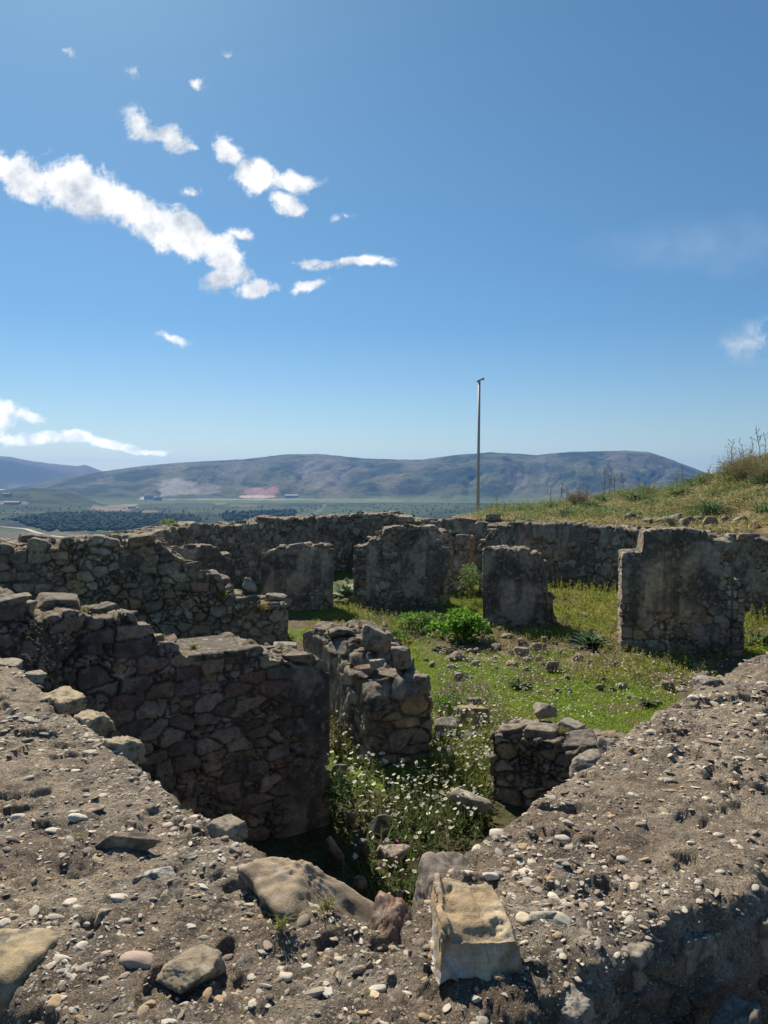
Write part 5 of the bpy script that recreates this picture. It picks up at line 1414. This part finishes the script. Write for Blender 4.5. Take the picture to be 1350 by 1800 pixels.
# dry stalks
def stalk_mesh(seed, H_=1.0, br=9, colr=(.27, .22, .17)):
    rgl = np.random.default_rng(seed); ac_ = Acc(); x0, y0 = 0, 0
    pts_ = [(0, 0, 0), (rgl.normal(0, .03), 0, .35 * H_), (rgl.normal(0, .05), rgl.normal(0, .04), .7 * H_), (rgl.normal(0, .07), rgl.normal(0, .05), H_)]
    V_, F_ = tube(pts_, [.011, .009, .007, .003], 5); ac_.add(V_, F_, colr)
    for i in range(br):
        t_ = rgl.uniform(.35, .97); b_ = np.array([np.interp(t_ * H_, [p[2] for p in pts_], [p[j] for p in pts_]) for j in range(3)])
        d = rgl.normal(size=3); d[2] = abs(d[2]) + .9; d /= np.linalg.norm(d); Lb = rgl.uniform(.08, .26) * H_ * (1.2 - t_ * .6)
        V_, F_ = tube([b_, b_ + d * Lb * .6, b_ + d * Lb + [0, 0, Lb * .15]], [.006, .005, .003], 4); ac_.add(V_, F_, colr)
        for _ in range(3):
            V2, F2 = ico(1); ac_.add(V2 * .012 + b_ + d * Lb * rgl.uniform(.6, 1.1), [F2], np.array(colr) * .9)
    return ac_.mesh('dry_stalk', M_DRY)
st = [stalk_mesh(70 + k) for k in range(4)]
locs = [(862, 3, .5), (875, 3.5, .75), (888, 4, .6), (968, 5, .9), (985, 6, 1.0), (1062, 6, 1.15), (1070, 6.5, 1.35), (1080, 6, .9), (1098, 7, 1.0), (1150, 7, .8), (1185, 7, 1.0), (1200, 7.4, .9), (1240, 7.4, .7), (1285, 7.2, 1.1), (1300, 7, 1.0), (1318, 7, .9), (1335, 7.3, 1.2), (1345, 7, .9), (1055, 5, .7), (995, 5, .6), (1030, 6.5, .8)]
for k, (a_, off, H_) in enumerate(locs):
    d = float(np.interp(a_, WALL_PX, WALL_D)) + off; x_, y_ = Wx(a_, d, 870)
    o = obj('dry_stalk', st[k % 4], None, (x_, y_, gz(x_, y_) - .03), (rg.normal(0, .06), rg.normal(0, .08), rg.uniform(0, 6)), (H_, H_, H_))
    zone = 'beside the lamp pole' if a_ < 900 else ('left of and around the brown shrub' if a_ < 1040 else ('in the middle of the bank crest' if a_ < 1120 else ('on the rising crest of the bank' if a_ < 1260 else 'around the big dry bush at the right')))
    tag(o, 'thin leafless dry stalk against the sky, ' + ORD[sorted(q[0] for q in locs).index(a_)] + ' rightwards from the lamp pole', 'dry stalk', 'dry stalks on the grassy bank')
bm_ = [bush_mesh('bank_shrub', .5, .55, 700, .07, (.15, .20, .08), 90 + k, .3, 8) for k in range(3)]
bk = [(905, 6.8, .55), (938, 6.2, .7), (1052, 6.8, .6), (1090, 6.6, .75), (1128, 7.0, .8), (1165, 6.9, .7), (1208, 6.9, .95), (1236, 6.4, .8), (1275, 6.2, 1.0), (1325, 5.2, .8), (1250, 4.6, .6), (960, 7.2, .5), (1182, 5.4, .55), (1300, 3.6, .6)]
for k, (a_, off, sz_) in enumerate(bk):
    d = float(np.interp(a_, WALL_PX, WALL_D)) + off; x_, y_ = Wx(a_, d, 870)
    o = obj('bank_shrub', bm_[k % 3], None, (x_, y_, gz(x_, y_) - .06), (0, 0, k * 1.3), (sz_, sz_, sz_ * .9))
    tag(o, 'low rounded grey-green shrub on the grassy bank, ' + ORD[sorted(q[0] for q in bk).index(a_)] + ' rightwards from the lamp pole', 'shrub', 'shrubs on the grassy bank')
def dry_bush(R0, H_, n, seed, colr):
    rgl = np.random.default_rng(seed); ac_ = Acc(); d = updir(n, rgl, .75); p = rgl.normal(0, R0 * .16, (n, 3)) * [1, 1, 0]
    Ln = rgl.uniform(.45, 1.05, n) * H_
    V_, F_ = blades(p, d, Ln, np.full(n, .009), .1, seed); ac_.add(V_, F_, rep(jitc(n, colr, rgl, .3), 5))
    m_ = n * 4; k = rgl.integers(n, size=m_); t_ = rgl.uniform(.35, 1, m_); pb_ = p[k] + d[k] * (Ln[k] * t_)[:, None]
    dd = d[k] + rgl.normal(size=(m_, 3)) * .7; dd /= np.linalg.norm(dd, axis=1)[:, None]
    V_, F_ = blades(pb_, dd, rgl.uniform(.05, .16, m_), np.full(m_, .007), .1, seed + 1); ac_.add(V_, F_, rep(jitc(m_, colr, rgl, .3), 5))
    return ac_.mesh('dry_bush', M_DRY, False)
for (a_, off, R0, H_, n, sd, lb, cl) in ((1016, 5.2, .5, .75, 260, 1, 'round brown dry shrub on the crest of the bank', (.20, .155, .10)), (1310, 6.0, 1.0, 1.05, 620, 2, 'large tangled dry bush at the top right of the bank', (.34, .30, .17)), (1345, 5.2, .8, .9, 420, 3, 'second dry bush cut by the right edge of the view', (.32, .29, .16)),
                                          (1140, 6.4, .4, .4, 160, 4, 'small dry tuft low on the crest of the bank', (.24, .2, .12))):
    d = float(np.interp(a_, WALL_PX, WALL_D)) + off; x_, y_ = Wx(a_, d, 850)
    tag(obj('dry_bush', dry_bush(R0, H_, n, sd, cl), None, (x_, y_, gz(x_, y_) - .05)), lb, 'dry bush')

# grass tufts rooted on the walls
def tuft(px_, py_, d, sz_, n, colr, seed, lb):
    x_, y_ = Wx(px_, d, py_)
    tag(obj('grass_tuft', strap_mesh('grass_tuft', sz_, n, colr, seed), None, (x_, y_, Zp(py_, d))), lb, 'grass tuft')
DG = (.27, .24, .10)
tuft(452, 1078, 12.75, .34, 260, (.36, .28, .13), 1, 'dry straw-coloured tuft on the low stub wall')
tuft(391, 1052, 12.4, .25, 120, DG, 2, 'small tuft where the long left wall meets the stub')
tuft(282, 1128, 5.95, .10, 110, (.2, .22, .06), 3, 'small tuft left of the flat concrete patch')
tuft(340, 1140, 5.9, .07, 120, (.22, .24, .07), 4, 'short tuft on the front edge of the flat concrete patch')
tuft(475, 1160, 6.55, .16, 220, (.22, .24, .07), 5, 'thick tuft right of the flat concrete patch')
tuft(495, 1150, 6.8, .14, 180, (.25, .25, .09), 6, 'grass tuft behind the brown cap stone')
tuft(54, 1082, 5.2, .10, 120, DG, 7, 'dry tuft between two slabs of the stepped wall')
tuft(150, 1078, 5.6, .09, 70, DG, 8, 'thin tuft beside the wedge-shaped slab')
tuft(507, 1130, 13.2, .3, 220, (.2, .25, .07), 9, 'green tuft beyond the stepped wall near the flat grey slab')
tuft(565, 1118, 9.5, .13, 160, DG, 10, 'tuft on the far end of the middle pit wall')
tuft(680, 1165, 8.8, .17, 200, DG, 11, 'dry tuft between the boulders of the middle pit wall')
tuft(608, 1112, 9.5, .12, 130, DG, 14, 'tuft on the flat grassy stone')
tuft(988, 1290, 6.7, .10, 120, DG, 12, 'small tuft between slabs of the low slab-capped wall')
tuft(878, 912, 22.4, .35, 160, (.13, .2, .06), 13, 'green tuft on the far wall right of the lamp pole')
for (a_, b_, sz_, n, lb) in ((490, 1640, .055, 60, 'little grass sprouts in the gravel of the near corner'), (575, 1600, .06, 50, 'grass sprouts beside the broad brown stone'), (140, 1475, .035, 30, 'tiny sprouts in the left part of the near wall top')):
    x_, y_, z_ = P(a_, b_, Z_FG); tag(obj('grass_tuft', strap_mesh('grass_tuft', sz_, n, (.2, .21, .07), a_), None, (x_, y_, Z_FG + float(fg_top(np.array([x_]), np.array([y_]))[0]))), lb, 'grass tuft')
# two dark seed stalks behind the near wall at the left
for a_, lb in ((57, 'left dark seed stalk rising behind the near wall'), (82, 'right dark seed stalk rising behind the near wall')):
    x_, y_ = Wx(a_, 4.3, 1190); tag(obj('seed_stalk', stalk_mesh(a_, .55, 22, (.10, .10, .08)), None, (x_, y_, 1.62)), lb, 'plant')

# ------------------------------------------------------------------ far woods and buildings
rg = np.random.default_rng(9); ac = Acc()
ZV = VALLEY + 4
def trees(poly, n, s0, s1):
    q = np.array([P(a, b, ZV)[:2] for a, b in poly]); lo, hi = q.min(0), q.max(0)
    X_ = rg.uniform(lo, hi, (n * 4, 2)); X_ = X_[inside_poly(X_[:, 0], X_[:, 1], q)][:n]
    zz = land_h(X_[:, 0], X_[:, 1])
    for k in range(len(X_)):
        V_, F_ = ico(2); s_ = rg.uniform(s0, s1); r = 1 + .5 * (hsh(np.arange(len(V_)), np.full(len(V_), k), np.zeros(len(V_), int)) - .5)
        ac.add(V_ * r[:, None] * [s_, s_, s_ * rg.uniform(.7, 1.3)] + [X_[k, 0], X_[k, 1], zz[k] + s_ * .5], [F_], np.array((.03, .05, .022)) * rg.uniform(.6, 1.6))
trees([(20, 912), (90, 902), (200, 900), (340, 906), (360, 920), (240, 931), (80, 932)], 2200, 4, 8)
trees([(380, 902), (520, 896), (520, 908), (400, 915)], 260, 5, 9)
trees([(0, 895), (1000, 883), (1000, 915), (0, 915)], 600, 2, 4.5)
tag(obj('woods', ac.mesh('woods', M_FAR)), 'dark woods and scattered trees on the valley floor', 'woods', kind='stuff')
M_WHITE = earth_mat('render_wall', ((.05, .1),), 0); 
for (a_, b_, w_, h_, c_, lb) in ((513, 874, 22, 5, (.62, .6, .56), 'long low white shed at the foot of the mountain'), (262, 877, 16, 9, (.55, .52, .5), 'pale quarry building left of the grey quarry'), (278, 879, 12, 6, (.4, .38, .36), 'smaller quarry building beside the pale one'),
                                  (12, 872, 14, 6, (.5, .48, .46), 'pale building at the far left of the valley'), (22, 886, 26, 5, (.55, .5, .46), 'long light shed at the far left of the valley'), (660, 892, 6, 3, (.6, .58, .54), 'tiny white house in the valley near the middle'), (232, 893, 12, 4, (.5, .42, .34), 'low tan shed on the dirt clearing')):
    dd_ = np.arange(2500, 9000, 6.0); rr_ = raydir(a_, b_); xx_ = rr_[0] / rr_[1] * dd_; lz_ = EYE + rr_[2] / rr_[1] * dd_
    hit_ = np.argmax(lz_ < land_h(xx_, dd_)); x_, y_ = xx_[hit_], dd_[hit_]
    zz = float(land_h(np.array([x_]), np.array([y_]))[0])
    W_ = w_ / FPX * y_; H_ = h_ / FPX * y_
    bm = bmesh.new()
    v = [bm.verts.new(p) for p in ((-.5, -.4, 0), (.5, -.4, 0), (.5, .4, 0), (-.5, .4, 0), (-.5, -.4, .7), (.5, -.4, .7), (.5, .4, .7), (-.5, .4, .7))]
    for f in ((0, 1, 5, 4), (1, 2, 6, 5), (2, 3, 7, 6), (3, 0, 4, 7), (3, 2, 1, 0)): bm.faces.new([v[i] for i in f])
    me = bpy.data.meshes.new('wall'); bm.to_mesh(me); bm.free()
    ca = me.color_attributes.new('Col', 'FLOAT_COLOR', 'POINT'); ca.data.foreach_set('color', list((*c_, 1)) * 8); me.materials.append(M_WHITE)
    rt = bpy.data.objects.new('building', None); C.objects.link(rt); rt.location = (x_, y_, zz - 1); rt.scale = (W_, W_ * .5, H_)
    tag(rt, lb, 'building')
    obj('wall', me, rt)
    bm = bmesh.new()
    v = [bm.verts.new(p) for p in ((-.53, -.46, .69), (.53, -.46, .69), (.53, .46, .69), (-.53, .46, .69), (-.53, 0, 1), (.53, 0, 1))]
    for f in ((0, 1, 5, 4), (2, 3, 4, 5), (0, 4, 3), (1, 2, 5), (0, 3, 2, 1)): bm.faces.new([v[i] for i in f])
    me = bpy.data.meshes.new('roof'); bm.to_mesh(me); bm.free()
    ca = me.color_attributes.new('Col', 'FLOAT_COLOR', 'POINT'); ca.data.foreach_set('color', list((c_[0] * .8, c_[1] * .7, c_[2] * .65, 1)) * 6); me.materials.append(M_WHITE)
    obj('roof', me, rt)

# ------------------------------------------------------------------ haze
hb = bmesh.new(); bmesh.ops.create_cube(hb, size=1)
me = bpy.data.meshes.new('haze'); hb.to_mesh(me); hb.free()
mh = bpy.data.materials.new('haze'); mh.use_nodes = True; nt = mh.node_tree; nt.nodes.clear()
ou = nt.nodes.new('ShaderNodeOutputMaterial'); pv = nt.nodes.new('ShaderNodeVolumePrincipled')
pv.inputs['Color'].default_value = (.17, .43, 1.0, 1); pv.inputs['Density'].default_value = 4.6e-5; pv.inputs['Anisotropy'].default_value = .2
nt.links.new(pv.outputs[0], ou.inputs['Volume'])
me.materials.append(mh)
zlo, zhi = VALLEY - 20, 470
hz = obj('haze', me, None, (0, 0, (zlo + zhi) / 2), (0, 0, 0), (34000, 34000, zhi - zlo))
tag(hz, kind='stuff')
